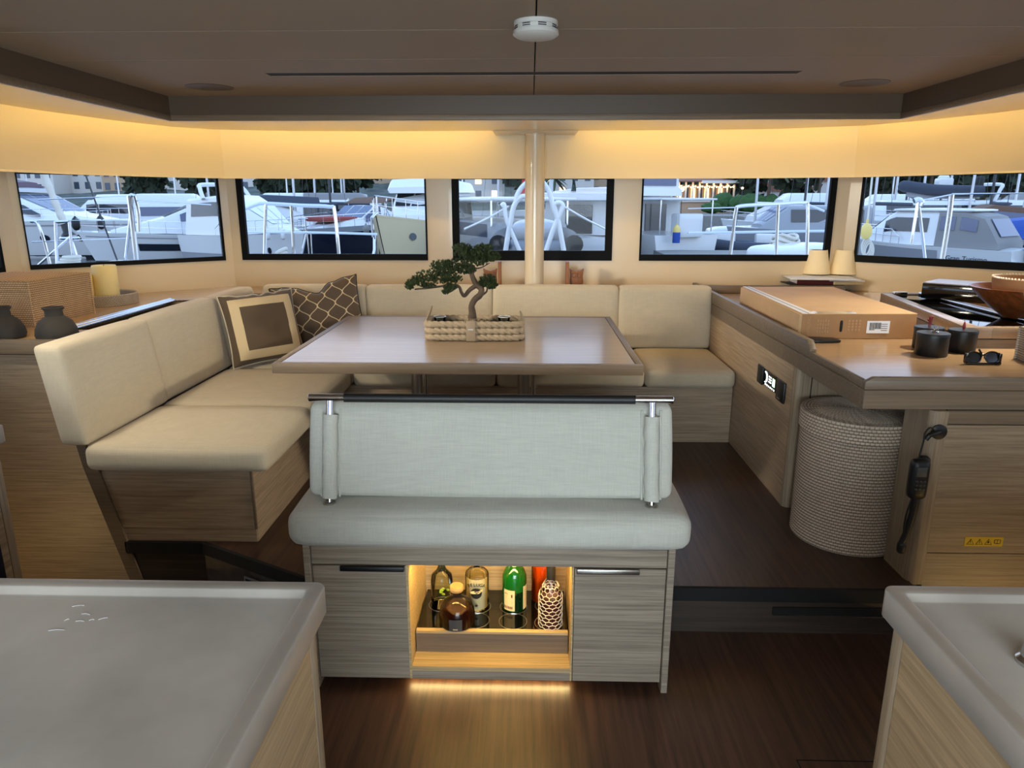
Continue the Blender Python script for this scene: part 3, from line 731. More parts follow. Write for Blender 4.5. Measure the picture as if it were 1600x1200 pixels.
# front apron in two bands, side apron with a joint
mk('front_band', prism(BM(), [(DX, DY, .945), (DX, DY, .974), (DX + .03, DY, .990), (3.3, DY, .990), (3.3, DY, .945)], (0, .022, 0)), 'edge_oak', dk, bevel=.002)
mk('front_apron', bx(DX, 3.3, DY, DY + .02, .872, .943), 'edge_oak', dk, bevel=.002, seg=1)
mk('side_band', bx(DX, DX + .016, DY + .023, 3.028, .945, .976), 'edge_oak', dk, bevel=.0025)
mk('side_apron', bx(DX, DX + .02, DY + .021, 3.33, .872, .943), 'edge_oak', dk, bevel=.002, seg=1)
mk('side_apron', bx(DX, DX + .02, 3.333, 5.33, .872, .943), 'edge_oak', dk, bevel=.002, seg=1)
mk('apron_bottom', bx(DX + .01, 3.3, DY + .01, 3.3, .872, .885), 'oak_y', dk)
bm = prism(BM(), [(DX, 3.03, .945), (DX, 3.03, .985), (DX, 3.075, 1.018), (DX, 5.33, 1.018), (DX, 5.33, .945)], (.030, 0, 0))
mk('fiddle_rail', bm, 'edge_oak', dk, bevel=.003)
mk('fiddle_rail', bx(DX + .03, 2.2, 5.04, 5.07, DZ, 1.03), 'edge_oak', dk, bevel=.003)
mk('base_panel', bx(DX + .002, DX + .03, 3.19, 4.9, FL, .872), 'plinth_oak_y', dk, bevel=.001, seg=1)
mk('corner_post', lathe(BM(), [(.03, FL), (.03, .872)], (DX + .032, 3.19, 0), 24), 'oak_z', dk)
mk('return_panel', bx(DX + .035, 2.3, 3.162, 3.19, FL, .872), 'oak_z', dk)
mk('panel_joint', bx(DX + .075, DX + .079, 3.160, 3.163, FL, .872), 'dark_gap', dk)
mk('leg_post', prism(BM(), [(1.448 + .03 - .03 * math.cos(R(a_)), 2.482 + .03 - .03 * math.sin(R(a_)), FL - .01) for a_ in range(0, 91, 15)] + [(1.506, 2.482, FL - .01), (1.506, 2.665, FL - .01), (1.448, 2.665, FL - .01)], (0, 0, .88 - FL)), 'oak_z', dk)
cb = thing('hull_cabinet', 'oak cabinet front below the desk carrying the yellow warning sticker', 'cabinet', (2.3, 2.6, -.5))
mk('cabinet_body', bx(1.51, 3.3, 2.50, 2.66, -.98, .872), 'dark_gap', cb)
mk('top_rail', bx(1.508, 3.3, 2.486, 2.50, .822, .871), 'edge_oak', cb, bevel=.001, seg=1)
mk('door', bx(1.508, 3.3, 2.486, 2.50, .3125, .818), 'oak_x', cb, bevel=.001, seg=1)
mk('lower_panel', bx(1.508, 3.3, 2.486, 2.50, -.98, .310), 'oak_x', cb, bevel=.001, seg=1)
st = thing('warning_sticker', 'yellow sticker with three warning triangles and a book symbol', 'sticker', (1.712, 2.4855, .361))
mk('sticker_sheet', bx(1.641, 1.783, 2.4845, 2.486, .342, .380), 'hazard_yellow', st)
def tri(bm, cx, cz, s, y):
    P = [Vector((cx + s * math.sin(a), y, cz - s * .25 + s * math.cos(a))) for a in (0, 2 * PI / 3, 4 * PI / 3)]
    tube(bm, P, .0011, 5, closed=True)
bm = BM()
for k in range(3): tri(bm, 1.663 + k * .033, .361, .0145, 2.4842)
for k in range(2): box(bm, 1.662 + k * .033, 1.664 + k * .033, 2.4838, 2.4845, .358, .366); box(bm, 1.662 + k * .033, 1.664 + k * .033, 2.4838, 2.4845, .3545, .3565)
lathe(bm, [(0, .354), (.003, .356), (.0032, .360), (0, .367)], (1.729, 2.4842, 0), 8, 1, .15)
mk('warning_symbols', bm, 'ink', st)
bm = BM()
for s in (-1, 1):
    tube(bm, [(1.762, 2.4842, .3535), (1.762 + s * .011, 2.4842, .355), (1.762 + s * .011, 2.4842, .369), (1.762 + s * .003, 2.4842, .370), (1.762, 2.4842, .3675)], .0011, 5)
box(bm, 1.7612, 1.7628, 2.484, 2.4845, .3535, .3675)
mk('book_symbol', bm, 'ink', st)
# raised hatch frame on the desk (glass lid over the chart well)
hf = thing('chart_hatch', 'raised oak frame with dark glass lid and chrome edge on the desk', 'hatch', (2.2, 3.6, DZ))
Ht = 1.066
P0, P1, P2, P3 = Vector((1.915, 3.125, 0)), Vector((3.2, 3.125, 0)), Vector((3.2, 4.35, 0)), Vector((2.12, 4.35, 0))
def slabp(ps, z0, z1): return prism(BM(), [(p.x, p.y, z0) for p in ps], (0, 0, z1 - z0))
e = .05
I0, I1, I2, I3 = Vector((1.985, 3.165, 0)), Vector((2.30, 3.165, 0)), Vector((2.34, 4.30, 0)), Vector((2.165, 4.30, 0))
mk('plinth_band', slabp([P0, P1, P2, P3], DZ, 1.012), 'edge_oak', hf)
mk('shadow_gap', slabp([P0 + Vector((.004, .004, 0)), P1, P2, P3], 1.012, 1.016), 'dark_gap', hf)
mk('frame_side', slabp([P0, I0, I3, P3], 1.016, Ht), 'table_oak', hf, bevel=.002)
mk('frame_front', slabp([P0, P0 + Vector((.11, 0, 0)), I0 + Vector((.11, 0, 0)), I0], 1.016, Ht), 'table_oak', hf, bevel=.002)
mk('frame_front', slabp([P0 + Vector((.112, 0, 0)), P1, P1 + Vector((0, .04, 0)), I0 + Vector((.112, 0, 0))], 1.016, Ht), 'table_oak', hf, bevel=.002)
mk('frame_back', slabp([I3, I2, Vector((2.36, 4.35, 0)), P3], 1.016, Ht), 'edge_oak', hf, bevel=.002)
mk('side_deck', slabp([I1, P1, P2, I2], 1.016, Ht - .002), 'oak_top', hf)
mk('well_floor', slabp([I0, I1, I2, I3], 1.016, 1.022), 'black_gloss', hf)
mk('glass_lid', slabp([I0, I1, I2, I3], 1.054, 1.060), 'smoked_glass', hf)
bm = BM()
for dx in (0, .022): tube(bm, [(2.285 + dx, 3.16, Ht + .004), (2.325 + dx, 4.30, Ht + .004)], .008, 10)
mk('chrome_edge', bm, 'steel', hf)
mk('hinge', bx(2.17, 2.25, 4.29, 4.32, Ht - .004, Ht + .012), 'steel', hf, bevel=.004)

# ------------------------------------------------------------------ left console
sf = thing('back_shelf', 'narrow oak shelf running behind the far settee backs, holding the owl bookends', 'shelf', (0, 5.1, .9))
cs = thing('console', 'oak side console carrying the rattan basket, left of the settee', 'console', (-2.5, 3.9, .9))
CZ_ = .982
mk('console_top', prism(BM(), [(-3.4, 3.125, CZ_ - .035), (-2.13, 3.125, CZ_ - .035), (-2.02, 3.25, CZ_ - .035), (-1.99, 3.40, CZ_ - .035), (-1.99, 3.44, CZ_ - .035), (-3.4, 3.44, CZ_ - .035)], (0, 0, .035)), 'oak_top', cs, bevel=.003)
mk('console_top', prism(BM(), [(-3.45, 3.44, CZ_ - .035), (-2.30, 3.44, CZ_ - .035), (-2.30, 4.47, CZ_ - .035), (-1.99, 4.47, CZ_ - .035), (-1.99, 4.91, CZ_ - .035), (-1.6, 4.91, CZ_ - .035), (-1.6, 5.36, CZ_ - .035), (-2.22, 5.36, CZ_ - .035), (-3.25, 4.49, CZ_ - .035)], (0, 0, .035)), 'oak_top', cs)
mk('shelf_board', bx(-1.598, 1.19, 4.90, 5.36, CZ_ - .035, CZ_), 'oak_top', sf)
mk('shelf_front', bx(-1.97, 1.19, 4.87, 4.895, .53, .98), 'oak_x', sf)
mk('top_rim', prism(BM(), [(-3.4, 3.115, .925), (-2.12, 3.115, .925), (-2.14, 3.135, .925), (-3.4, 3.135, .925)], (0, 0, .068)), 'edge_oak', cs, bevel=.003)
mk('front_panel', bx(-3.4, -1.965, 3.16, 3.18, -.98, .917), 'oak_x', cs, bevel=.001, seg=1)
mk('shadow_gap', bx(-3.4, -2.1, 3.15, 3.17, .915, .927), 'dark_gap', cs)
mk('settee_back_board', bx(-2.0, -1.985, 3.185, 4.86, .5, .94), 'oak_y', cs)
mk('hatch_floor', bx(-2.30, -1.99, 3.44, 4.47, .90, .905), 'oak_top', cs)
mk('hatch_wall', bx(-1.992, -1.985, 3.44, 4.47, .905, .95), 'black_satin', cs)
mk('hatch_wall', bx(-2.30, -1.99, 3.435, 3.442, .905, CZ_ - .002), 'black_satin', cs)
mk('hatch_divider', bx(-2.29, -1.99, 4.02, 4.04, .905, .955), 'black_satin', cs)
mk('hatch_lid', bx(-2.285, -1.995, 3.445, 4.465, .962, .967), 'smoked_glass', cs)
bm = BM(); tube(bm, [(-2.292, 3.44, CZ_ + .012), (-2.292, 4.47, CZ_ + .012)], .011, 12); tube(bm, [(-2.27, 3.44, CZ_ + .006), (-2.27, 4.47, CZ_ + .006)], .010, 12)
tube(bm, [(-2.292, 4.47, CZ_ + .008), (-1.99, 4.47, CZ_ + .008)], .008, 12)
mk('chrome_rail', bm, 'steel', cs)
mk('hinge', bx(-2.32, -2.26, 4.45, 4.49, CZ_, CZ_ + .014), 'steel', cs, bevel=.004)

# ------------------------------------------------------------------ galley units in the foreground
def galley(name, label, x0, x1, y0, y1, inner_side, wl):
    """stone worktop with a raised drip rim on a veneered cabinet; inner_side: +1 when the aisle lies to the +x side"""
    t = thing(name + '_worktop', wl, 'worktop', ((x0 + x1) / 2, (y0 + y1) / 2, .86))
    z0, z1, rim, dp = .862, .918, .030, .016
    bm = BM()
    def ringp(i, z, rr):
        xs0, xs1, ys0, ys1 = x0 + i, x1 - i, y0 + i, y1 - i
        out_ = []
        for (cx, cy, a0) in ((xs1 - rr, ys1 - rr, 0), (xs0 + rr, ys1 - rr, 90), (xs0 + rr, ys0 + rr, 180), (xs1 - rr, ys0 + rr, 270)):
            for k in range(7): a = R(a0 + 15 * k); out_.append(bm.verts.new((cx + rr * math.cos(a), cy + rr * math.sin(a), z)))
        return out_
    rs = [ringp(.004, z0, .020), ringp(0, z0 + .004, .022), ringp(0, z1 - .004, .022), ringp(.001, z1 - .0012, .021), ringp(.004, z1, .020), ringp(rim - .003, z1, .006), ringp(rim, z1 - .002, .005), ringp(rim + .002, z1 - dp + .002, .005), ringp(rim + .005, z1 - dp, .004)]
    for A, B in zip(rs, rs[1:]):
        n = len(A)
        for k in range(n): bm.faces.new((A[k], A[(k + 1) % n], B[(k + 1) % n], B[k]))
    bm.faces.new(rs[0][::-1]); bm.faces.new(rs[-1])
    mk('worktop_slab', bm, 'corian', t, ang=50)
    c = thing(name + '_cabinet', label, 'cabinet', ((x0 + x1) / 2, (y0 + y1) / 2, 0))
    i = .022
    xs = x1 - i if inner_side > 0 else x0 + i
    mk('carcass', bx(x0 + i + .02, x1 - i - .02, y0 + i + .02, y1 - i - .02, .0, z0), 'oak_z', c)
    s = inner_side
    xa, xb = sorted((xs - s * .019, xs))
    wood(name + '_side_oak', (146, 122, 94), (182, 158, 124), 'Y', .4, across=55, along=1.5) if name + '_side_oak' not in MATS else None
    mk('side_panel', bx(xa, xb, y0 + i, y1 - i - .036, .02, z0 - .002), name + '_side_oak', c, bevel=.001, seg=1)
    mk('corner_stile', bx(min(xa, xb - s * .0), max(xa, xb), y1 - i - .033, y1 - i, .02, z0 - .002), 'oak_z', c, bevel=.002, seg=2)
    mk('end_panel', bx(x0 + i + .002, x1 - i - .002, y1 - i - .019, y1 - i - .0005, .02, z0 - .002), 'oak_x', c)
    return t
galley('galley', 'wooden galley cabinet under the large stone worktop', -2.3, -.372, -1.0, 1.175, 1, 'large grey stone worktop with a raised rim, left of the aisle')
galley('sink', 'wooden sink cabinet under the stone worktop with the chrome tap', .648, 2.3, -1.0, 1.19, -1, 'grey stone worktop with the chrome tap, right of the aisle')
galley('locker', 'tall wooden locker at the left edge with a dark lower opening', -3.3, -1.655, .9, 2.105, 1, 'narrow white stone worktop above the locker at the left edge')
lo_ = [o for o in COL.objects if o.name == 'locker_cabinet'][0]
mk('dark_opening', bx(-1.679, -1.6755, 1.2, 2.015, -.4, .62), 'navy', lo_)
# courtesy lamps in the stairwells
def courtesy(x, y, z, aim, pw, label):
    t = thing('courtesy_light', label, 'light', (x, y, z))
    v = Vector(aim).normalized()
    mk('lamp_body', lathe(BM(), [(.03, 0), (.03, .012), (.02, .015)], (x, y, z), 20), 'brushed', t)
    area('courtesy_lamp', (x, y + .02, z + .03), aim, .05, .05, pw, (1, .62, .20))
courtesy(-2.75, 2.25, -.35, (.1, 1, .35), .7, 'small steel step light in the left stairwell')
courtesy(2.35, 1.55, -.45, (-.15, 1, .5), 1.7, 'small steel step light in the right stairwell')
# ------------------------------------------------------------------ props on the dining table
TZt = .91
pb = thing('bonsai_basket', 'oblong rope basket with leather ends on the dining table', 'basket', (-.285, 3.665, TZt))
bx0, bx1, by0, by1 = -.545, -.025, 3.545, 3.785
def rrect(x0, x1, y0, y1, r, n=8, m=26):
    P = []
    for (cx, cy, a0) in ((x1 - r, y1 - r, 0), (x0 + r, y1 - r, 90), (x0 + r, y0 + r, 180), (x1 - r, y0 + r, 270)):
        for k in range(n + 1): a = R(a0 + 90 * k / n); P.append(Vector((cx + r * math.cos(a), cy + r * math.sin(a), 0)))
    # resample evenly
    L = [0]
    for i in range(len(P)): L.append(L[-1] + (P[(i + 1) % len(P)] - P[i]).length)
    N = int(L[-1] / .006); o = []; j = 0
    for i in range(N):
        s = L[-1] * i / N
        while L[j + 1] < s: j += 1
        f = (s - L[j]) / max(1e-9, L[j + 1] - L[j]); o.append(P[j].lerp(P[(j + 1) % len(P)], f))
    return o
for k in range(3):
    z = TZt + .0185 + k * .033
    path = rrect(bx0 + .018, bx1 - .018, by0 + .018, by1 - .018, .045)
    bm = BM(); N = len(path); n = 27; rings = []
    turns = round(N * .006 / .10)
    for i, p in enumerate(path):
        d = (path[(i + 1) % N] - path[i - 1]).normalized(); a = Vector((-d.y, d.x, 0)); b = Vector((0, 0, 1))
        tw = 2 * PI * turns * i / N * (1 if k != 9 else -1)
        rg = []
        for q in range(n):
            th = 2 * PI * q / n; rr = .0104 + .0084 * abs(math.cos(1.5 * (th - tw))) ** .6
            rg.append(bm.verts.new(p + Vector((0, 0, z)) + (a * math.cos(th) + b * math.sin(th)) * rr))
        rings.append(rg)
    for i in range(N):
        A, B = rings[i], rings[(i + 1) % N]
        # twist shift of the closing ring is a whole number of turns
        for q in range(n): bm.faces.new((A[q], A[(q + 1) % n], B[(q + 1) % n], B[q]))
    mk('rope_coil', bm, 'rope_beige', pb, ang=50)
mk('basket_base', bx(bx0 + .03, bx1 - .03, by0 + .03, by1 - .03, TZt, TZt + .035), 'rope_beige', pb)
for (xe, s) in ((bx0, -1), (bx1, 1)):
    bm = BM(); n = 10; pv = None
    pts = [(3.60, 1.0), (3.60, 1.022), (3.625, 1.045), (3.66, 1.075), (3.68, 1.075), (3.70, 1.06), (3.725, 1.03), (3.73, 1.0)] if s < 0 else [(3.60, 1.0), (3.60, 1.015), (3.63, 1.035), (3.66, 1.048), (3.69, 1.048), (3.72, 1.03), (3.735, 1.0)]
    prism(bm, [(xe - s * .012 + s * (pz - 1.0) * -.35, py, pz) for py, pz in pts], (s * .006, 0, 0))
    mk('end_tab', bm, 'leather_tan', pb, bevel=.002)
mk('front_band', bx(-.322, -.275, by0 - .004, by0 + .004, TZt + .002, TZt + .107), 'leather_tan', pb, bevel=.002)
bm = BM()
for k in range(4): box(bm, -.312 + k * .0068, -.307 + k * .0068, by0 - .0055, by0 - .004, TZt + .060, TZt + .066)
mk('metal_badge', bm, 'brushed', pb)
bm = BM()
for k in range(420):
    x = random.uniform(-.45, -.13); y = random.uniform(3.60, 3.735); r = random.uniform(.005, .009)
    h = .028 * math.exp(-((x + .29) / .10) ** 2)
    bmesh.ops.create_icosphere(bm, subdivisions=1, radius=r, matrix=Matrix.Translation((x, y, TZt + .066 + h * random.random())) @ Matrix.Scale(.7, 4, (0, 0, 1)))
mk('pebbles', bm, 'pebble', pb, kind='stuff')
mk('soil_fill', bx(bx0 + .04, bx1 - .04, by0 + .04, by1 - .04, TZt + .035, TZt + .062), 'bark', pb)

bt = thing('bonsai_tree', 'small dark green bonsai with a crooked trunk in the rope basket', 'bonsai', (-.29, 3.665, TZt + .06))
by_ = 3.665
def bp(u, v, dy=0): 
    p = aty(u, v, by_ + dy); return p
trunk = [bp(738, 497), bp(738, 488), bp(737, 478), bp(742, 468), bp(750, 461), bp(752, 452), bp(744, 444), bp(739, 434), bp(737, 425), bp(740, 414)]
rad = [.024, .019, .0165, .0165, .0165, .0155, .0145, .0135, .0125, .008]
sm = smooth_pts(trunk, 5); rr = [rad[min(len(rad) - 1, i // 5)] * (1 - (i % 5) / 5) + rad[min(len(rad) - 1, i // 5 + 1)] * (i % 5) / 5 + .0012 * noise.noise(Vector((0, 0, i * .7))) for i in range(len(sm))]
mk('trunk', tube(BM(), sm, rr, 12), 'bark', bt)
for bpts, r0, r1 in (([bp(744, 446), bp(734, 453, -.01), bp(726, 462, -.015), bp(721, 457, -.02), bp(716, 447, -.02), bp(700, 446, -.02), bp(670, 450, -.02), bp(648, 452, -.02)], .0125, .004),
                     ([bp(752, 462), bp(760, 456, .01), bp(762, 449, .01), bp(768, 443, .01)], .006, .0025),
                     ([bp(738, 428), bp(720, 424, .01), bp(700, 420, .01), bp(688, 418, .01)], .005, .002),
                     ([bp(739, 420), bp(752, 418, -.01), bp(765, 411, -.01)], .005, .002),
                     ([bp(716, 448, -.02), bp(706, 455, -.04), bp(700, 458, -.05)], .004, .002)):
    s = smooth_pts(bpts, 5); mk('branch', tube(BM(), s, [r0 + (r1 - r0) * i / (len(s) - 1) for i in range(len(s))], 8), 'bark', bt)
def pad(blobs, cnt):
    bm = BM()
    for (u, v, dy, rx, rz, ry) in blobs:
        c = bp(u, v, dy)
        for k in range(cnt):
            while True:
                q = Vector((random.uniform(-1, 1), random.uniform(-1, 1), random.uniform(-1, 1)))
                if q.length < 1: break
            p = c + Vector((q.x * rx * 1.3, q.y * ry * 1.6, q.z * rz * 1.5))
            ax = Vector((q.x * .5 + random.uniform(-.4, .4), q.y * .5 + random.uniform(-.4, .4), .5 + random.random())).normalized()
            for j in range(10):
                d = (ax + Vector((random.uniform(-1, 1), random.uniform(-1, 1), random.uniform(-.6, .8))) * .75).normalized()
                L_ = random.uniform(.010, .018); sd = d.orthogonal().normalized() * .0026
                sd.rotate(Matrix.Rotation(random.random() * PI, 3, d))
                a = p; bm.faces.new([bm.verts.new(a - sd), bm.verts.new(a + sd), bm.verts.new(a + d * L_)])
    mk('foliage_pad', bm, 'needles', bt, kind='stuff', smooth=False)
pad([(730, 395, 0, .055, .020, .05), (752, 398, 0, .055, .022, .05), (722, 388, 0, .035, .014, .035), (766, 402, -.01, .040, .018, .035), (744, 408, -.01, .05, .02, .04), (756, 388, 0, .035, .012, .03)], 135)
pad([(712, 414, .01, .055, .018, .045), (690, 416, .01, .045, .018, .04), (700, 424, .0, .05, .016, .04), (728, 422, 0, .04, .016, .03)], 130)
pad([(672, 432, -.02, .055, .020, .045), (652, 440, -.02, .035, .016, .04), (690, 436, -.03, .05, .02, .04), (706, 436, -.02, .04, .018, .035), (640, 447, -.02, .015, .014, .025)], 120)
pad([(762, 437, .01, .030, .016, .03), (768, 446, .01, .024, .014, .025), (753, 445, .01, .015, .010, .02)], 110)
pad([(702, 450, -.05, .026, .012, .025), (697, 456, -.05, .014, .010, .015), (668, 447, -.03, .03, .008, .025)], 70)

for (u, v, dz, lab) in ((692, 494, 0, 'small clear glass tumbler at the left end of the rope basket'), (791, 486, 0, 'small clear glass tumbler at the right end of the rope basket')):
    c = at(u, v, TZt + .082); 
    c = Vector((c.x, max(3.615, min(3.72, c.y)), TZt + .062))
    g_ = thing('glass_tumbler', lab, 'glass', c, group='tumblers in the rope basket')
    mk('glass', lathe(BM(), [(.024, 0), (.031, .03), (.0325, .040), (.0305, .040), (.029, .03), (.022, .004), (0, .003)], c, 28), 'clear_glass', g_)
    mk('rim', tube(BM(), [(c.x + .0315 * math.cos(2 * PI * i / 28), c.y + .0315 * math.sin(2 * PI * i / 28), c.z + .040) for i in range(28)], .0019, 6, closed=True), 'paper', g_)
tw = at(817, 490, 1.0)
cl = at(836, 492, .95)
bm = tube(BM(), smooth_pts([(-.165, 3.63, TZt + .078), (-.19, 3.62, TZt + .080), (-.23, 3.61, TZt + .076), (-.26, 3.60, TZt + .074)], 5), .005, 8)
tag(mk('fire_lighter', bm, 'navy', None, origin=(-.2, 3.62, TZt + .07)), 'dark lighter with a chrome tip lying on the pebbles of the basket', 'lighter')

# ------------------------------------------------------------------ owl bookends on the shelf behind the settee
def owl(x, s, label):
    y = 5.0; z0 = CZ_
    t = thing('owl_bookend', label, 'bookend', (x, y, z0), group='wooden owl bookends')
    mk('upright', bx(x - .011, x + .011, y - .045, y + .045, z0, z0 + .215), 'owl_wood', t, bevel=.003)
    mk('foot', bx(min(x, x + s * .12), max(x, x + s * .12), y - .045, y + .045, z0, z0 + .01), 'owl_wood', t)
    c = x + s * .066; pr = []
    W = [(-.034, .01), (-.044, .04), (-.047, .08), (-.043, .115), (-.046, .14), (-.050, .168), (-.028, .156), (0, .150)]
    full = W + [(-a, b) for a, b in W[-2::-1]]
    mk('owl_body', prism(BM(), [(c + a, y - .020, z0 + b) for a, b in full], (0, .035, 0)), 'owl_wood', t, bevel=.004)
    for e_ in (-1, 1):
        bm = tube(BM(), [(c + e_ * .019 + .016 * math.cos(2 * PI * i / 20), y - .021, z0 + .122 + .016 * math.sin(2 * PI * i / 20)) for i in range(20)], .0035, 6, closed=True); mk('eye_ring', bm, 'owl_wood', t)
        mk('pupil', lathe(BM(), [(.006, 0), (.004, .004), (0, .005)], (0, 0, 0), 12).copy() if False else bmesh_disc(c + e_ * .019, y - .021, z0 + .122, .006), 'bowl_wood', t)
        bm = tube(BM(), smooth_pts([(c + e_ * .040, y - .021, z0 + .095), (c + e_ * .030, y - .022, z0 + .06), (c + e_ * .018, y - .021, z0 + .03)], 4), .003, 6); mk('wing_line', bm, 'bowl_wood', t)
    mk('beak', prism(BM(), [(c - .006, y - .026, z0 + .110), (c + .006, y - .026, z0 + .110), (c, y - .026, z0 + .092)], (0, .008, 0)), 'bowl_wood', t)
def bmesh_disc(x, y, z, r):
    bm = BM(); vs = [bm.verts.new((x + r * math.cos(2 * PI * i / 12), y, z + r * math.sin(2 * PI * i / 12))) for i in range(12)]
    bm.faces.new(vs); ret = bmesh.ops.extrude_face_region(bm, geom=bm.faces[:]); 
    for v in [e for e in ret['geom'] if isinstance(e, bmesh.types.BMVert)]: v.co.y -= .003
    return bm
owl(.258, 1, 'carved wooden owl bookend right of the support post')
owl(-.212, -1, 'carved wooden owl bookend half hidden by the bonsai')

# ------------------------------------------------------------------ bottles in the niche
BZ = .1645
def bottle(name, label, prof, c, mat, liquid=None, lz=None, capr=None, capm='black_satin', n=32, sx=1, sy=1):
    t = thing(name, label, 'bottle', c, group='bottles in the lit niche')
    mk('bottle_glass', lathe(BM(), prof, c, n, sx, sy), mat, t)
    if liquid:
        ip = [(max(0, r - .003), z) for r, z in prof if z < lz and z > .003]
        ip = [(0, .004)] + [(ip[0][0] if ip else .03, .004)] + ip + [(ip[-1][0], lz), (0, lz)]
        mk('liquid', lathe(BM(), ip, c, n, sx, sy), liquid, t)
    if capr: mk('cap', lathe(BM(), capr, c, 20), capm, t)
    return t
def curved_label(t, c, r, a0, a1, z0, z1, mat, name='paper_label', sx=1, sy=1):
    bm = BM(); N = 16; A, B = [], []
    for i in range(N + 1):
        a = a0 + (a1 - a0) * i / N
        A.append(bm.verts.new((c[0] + sx * r * math.cos(a), c[1] + sy * r * math.sin(a), c[2] + z0))); B.append(bm.verts.new((c[0] + sx * r * math.cos(a), c[1] + sy * r * math.sin(a), c[2] + z1)))
    for i in range(N): bm.faces.new((A[i], A[i + 1], B[i + 1], B[i]))
    return mk(name, bm, mat, t)
def wrap(bm, c, r, a_mid, zc):
    """bend flat text (x right, y up) round an upright cylinder"""
    for v in bm.verts:
        a = a_mid + v.co.x / r; rr = r + v.co.z
        v.co = Vector((c[0] + rr * math.cos(a), c[1] + rr * math.sin(a), c[2] + zc + v.co.y))
    return bm
F_ = -PI / 2
# left back: clear gin bottle with lime green label detail
c = (-.315, 2.325, BZ)
t = bottle('gin_bottle', 'clear gin bottle with a black cap at the back left of the niche', [(.036, 0), (.040, .006), (.040, .100), (.036, .122), (.018, .142), (.013, .155), (.013, .185), (.015, .190)], c, 'gin_glass', None, None, [(.0165, .165), (.0165, .215), (.012, .217)])
mk('neck_band', lathe(BM(), [(.0170, .172), (.0170, .184)], c, 20, cap=False), 'label_cream', t)
bm = BM()
for k in range(7):
    a = F_ + .35 + random.uniform(-.5, .6); z = .055 + random.uniform(0, .035)
    bmesh.ops.create_uvsphere(bm, u_segments=8, v_segments=5, radius=.007, matrix=Matrix.Translation((c[0] + .040 * math.cos(a), c[1] + .040 * math.sin(a), c[2] + z)) @ Matrix.Scale(.35, 4, (0, 1, 0)) @ Matrix.Scale(.7, 4, (0, 0, 1)))
mk('lime_motif', bm, 'lime', t)
# decanter of cognac in front
c = (-.248, 2.205, BZ)
t = bottle('cognac_decanter', 'squat round decanter of dark cognac with a cork stopper', [(.054, 0), (.062, .007), (.0645, .030), (.059, .064), (.047, .088), (.025, .103), (.0170, .108), (.0170, .128), (.019, .130)], c, 'clear_glass', 'cognac', .066, [(.0215, .128), (.0245, .132), (.0245, .145), (.022, .148)], 'cork')
curved_label(t, c, .0652, F_ - .34, F_ + .36, .008, .052, 'label_grey')
bm = BM()
for k in range(4): box(bm, -.008 + k * .0042, -.0052 + k * .0042, -.002, .002, 0, .0003)
wrap(bm, c, .0658, F_, .016); mk('lettering', bm, 'label_cream', t)
# vodka
c = (-.186, 2.318, BZ)
t = bottle('vodka_bottle', 'clear vodka bottle printed with a dark round fish emblem', [(.040, 0), (.043, .006), (.043, .126), (.041, .138), (.030, .148), (.015, .153), (.013, .162), (.013, .205)], c, 'clear_glass', None, None, [(.0155, .185), (.0155, .222), (.013, .224)], 'steel')
curved_label(t, c, .0395, F_ - 1.25, F_ + 1.25, .006, .126, 'label_cream', 'frosted_back')
b2 = BM()
for k, ch in enumerate('BELUGA'):
    b1 = text_bm(ch, .0175); f = (k - 2.5)
    rot = Matrix.Translation((f * .0118, -.0022 * f * f * .55, 0)) @ Matrix.Rotation(-f * .16, 4, 'Z'); b1.transform(rot); add_bm(b2, b1)
wrap(b2, c, .0434, F_, .108); mk('lettering', b2, 'ink', t)
b2 = BM(); pts = [b2.verts.new((.021 * math.cos(2 * PI * i / 28), .021 * math.sin(2 * PI * i / 28), 0)) for i in range(28)]; cc = b2.verts.new((0, 0, 0))
for i in range(28): b2.faces.new((pts[i], pts[(i + 1) % 28], cc))
wrap(b2, c, .0435, F_, .074); mk('round_emblem', b2, 'ink', t)
b2 = prism(BM(), [(-.024, .002, 0), (-.012, .008, 0), (.006, .006, 0), (.022, .013, 0), (.024, .009, 0), (.010, -.002, 0), (-.008, -.003, 0), (-.018, -.004, 0)], (0, 0, .0006)); wrap(b2, c, .0440, F_, .076); mk('fish_emblem', b2, 'label_cream', t)
b2 = prism(BM(), [((.009 if i % 2 == 0 else .003) * math.cos(PI * i / 6), (.008 if i % 2 == 0 else .003) * math.sin(PI * i / 6), 0) for i in range(12)], (0, 0, .0005)); wrap(b2, c, .0436, F_, .026); mk('star_emblem', b2, 'ink', t)
# green whisky
c = (-.050, 2.318, BZ)
t = bottle('whisky_bottle', 'round green whisky bottle with cream labels', [(.041, 0), (.044, .006), (.044, .112), (.043, .130), (.036, .150), (.020, .168), (.0145, .180), (.0145, .24)], c, 'green_bottle', None, None, [(.016, .21), (.016, .242)], 'label_cream')
curved_label(t, c, .0446, F_ - .95, F_ + .05, .006, .088, 'label_cream'); curved_label(t, c, .0446, F_ + .80, F_ + 1.5, .006, .098, 'label_cream')
b2 = text_bm('JOHN', .006); b2.transform(Matrix.Rotation(0, 4, 'Z')); bm = BM()
b2.free()
for k in range(6): box(bm, -.022 + k * .0062, -.0185 + k * .0062, -.012, -.002, 0, .0003)
for k in range(3): box(bm, -.022, .012, .012 + k * .006, .0128 + k * .006, 0, .0003)
box(bm, -.020, -.006, .046, .048, 0, .0003); box(bm, .008, .013, .034, .046, 0, .0003)
wrap(bm, c, .0449, F_ - .42, .026); mk('label_print', bm, 'book_red', t)
curved_label(t, c, .0443, F_ + .02, F_ + .74, .004, .078, 'dark_green', 'dark_liquid')
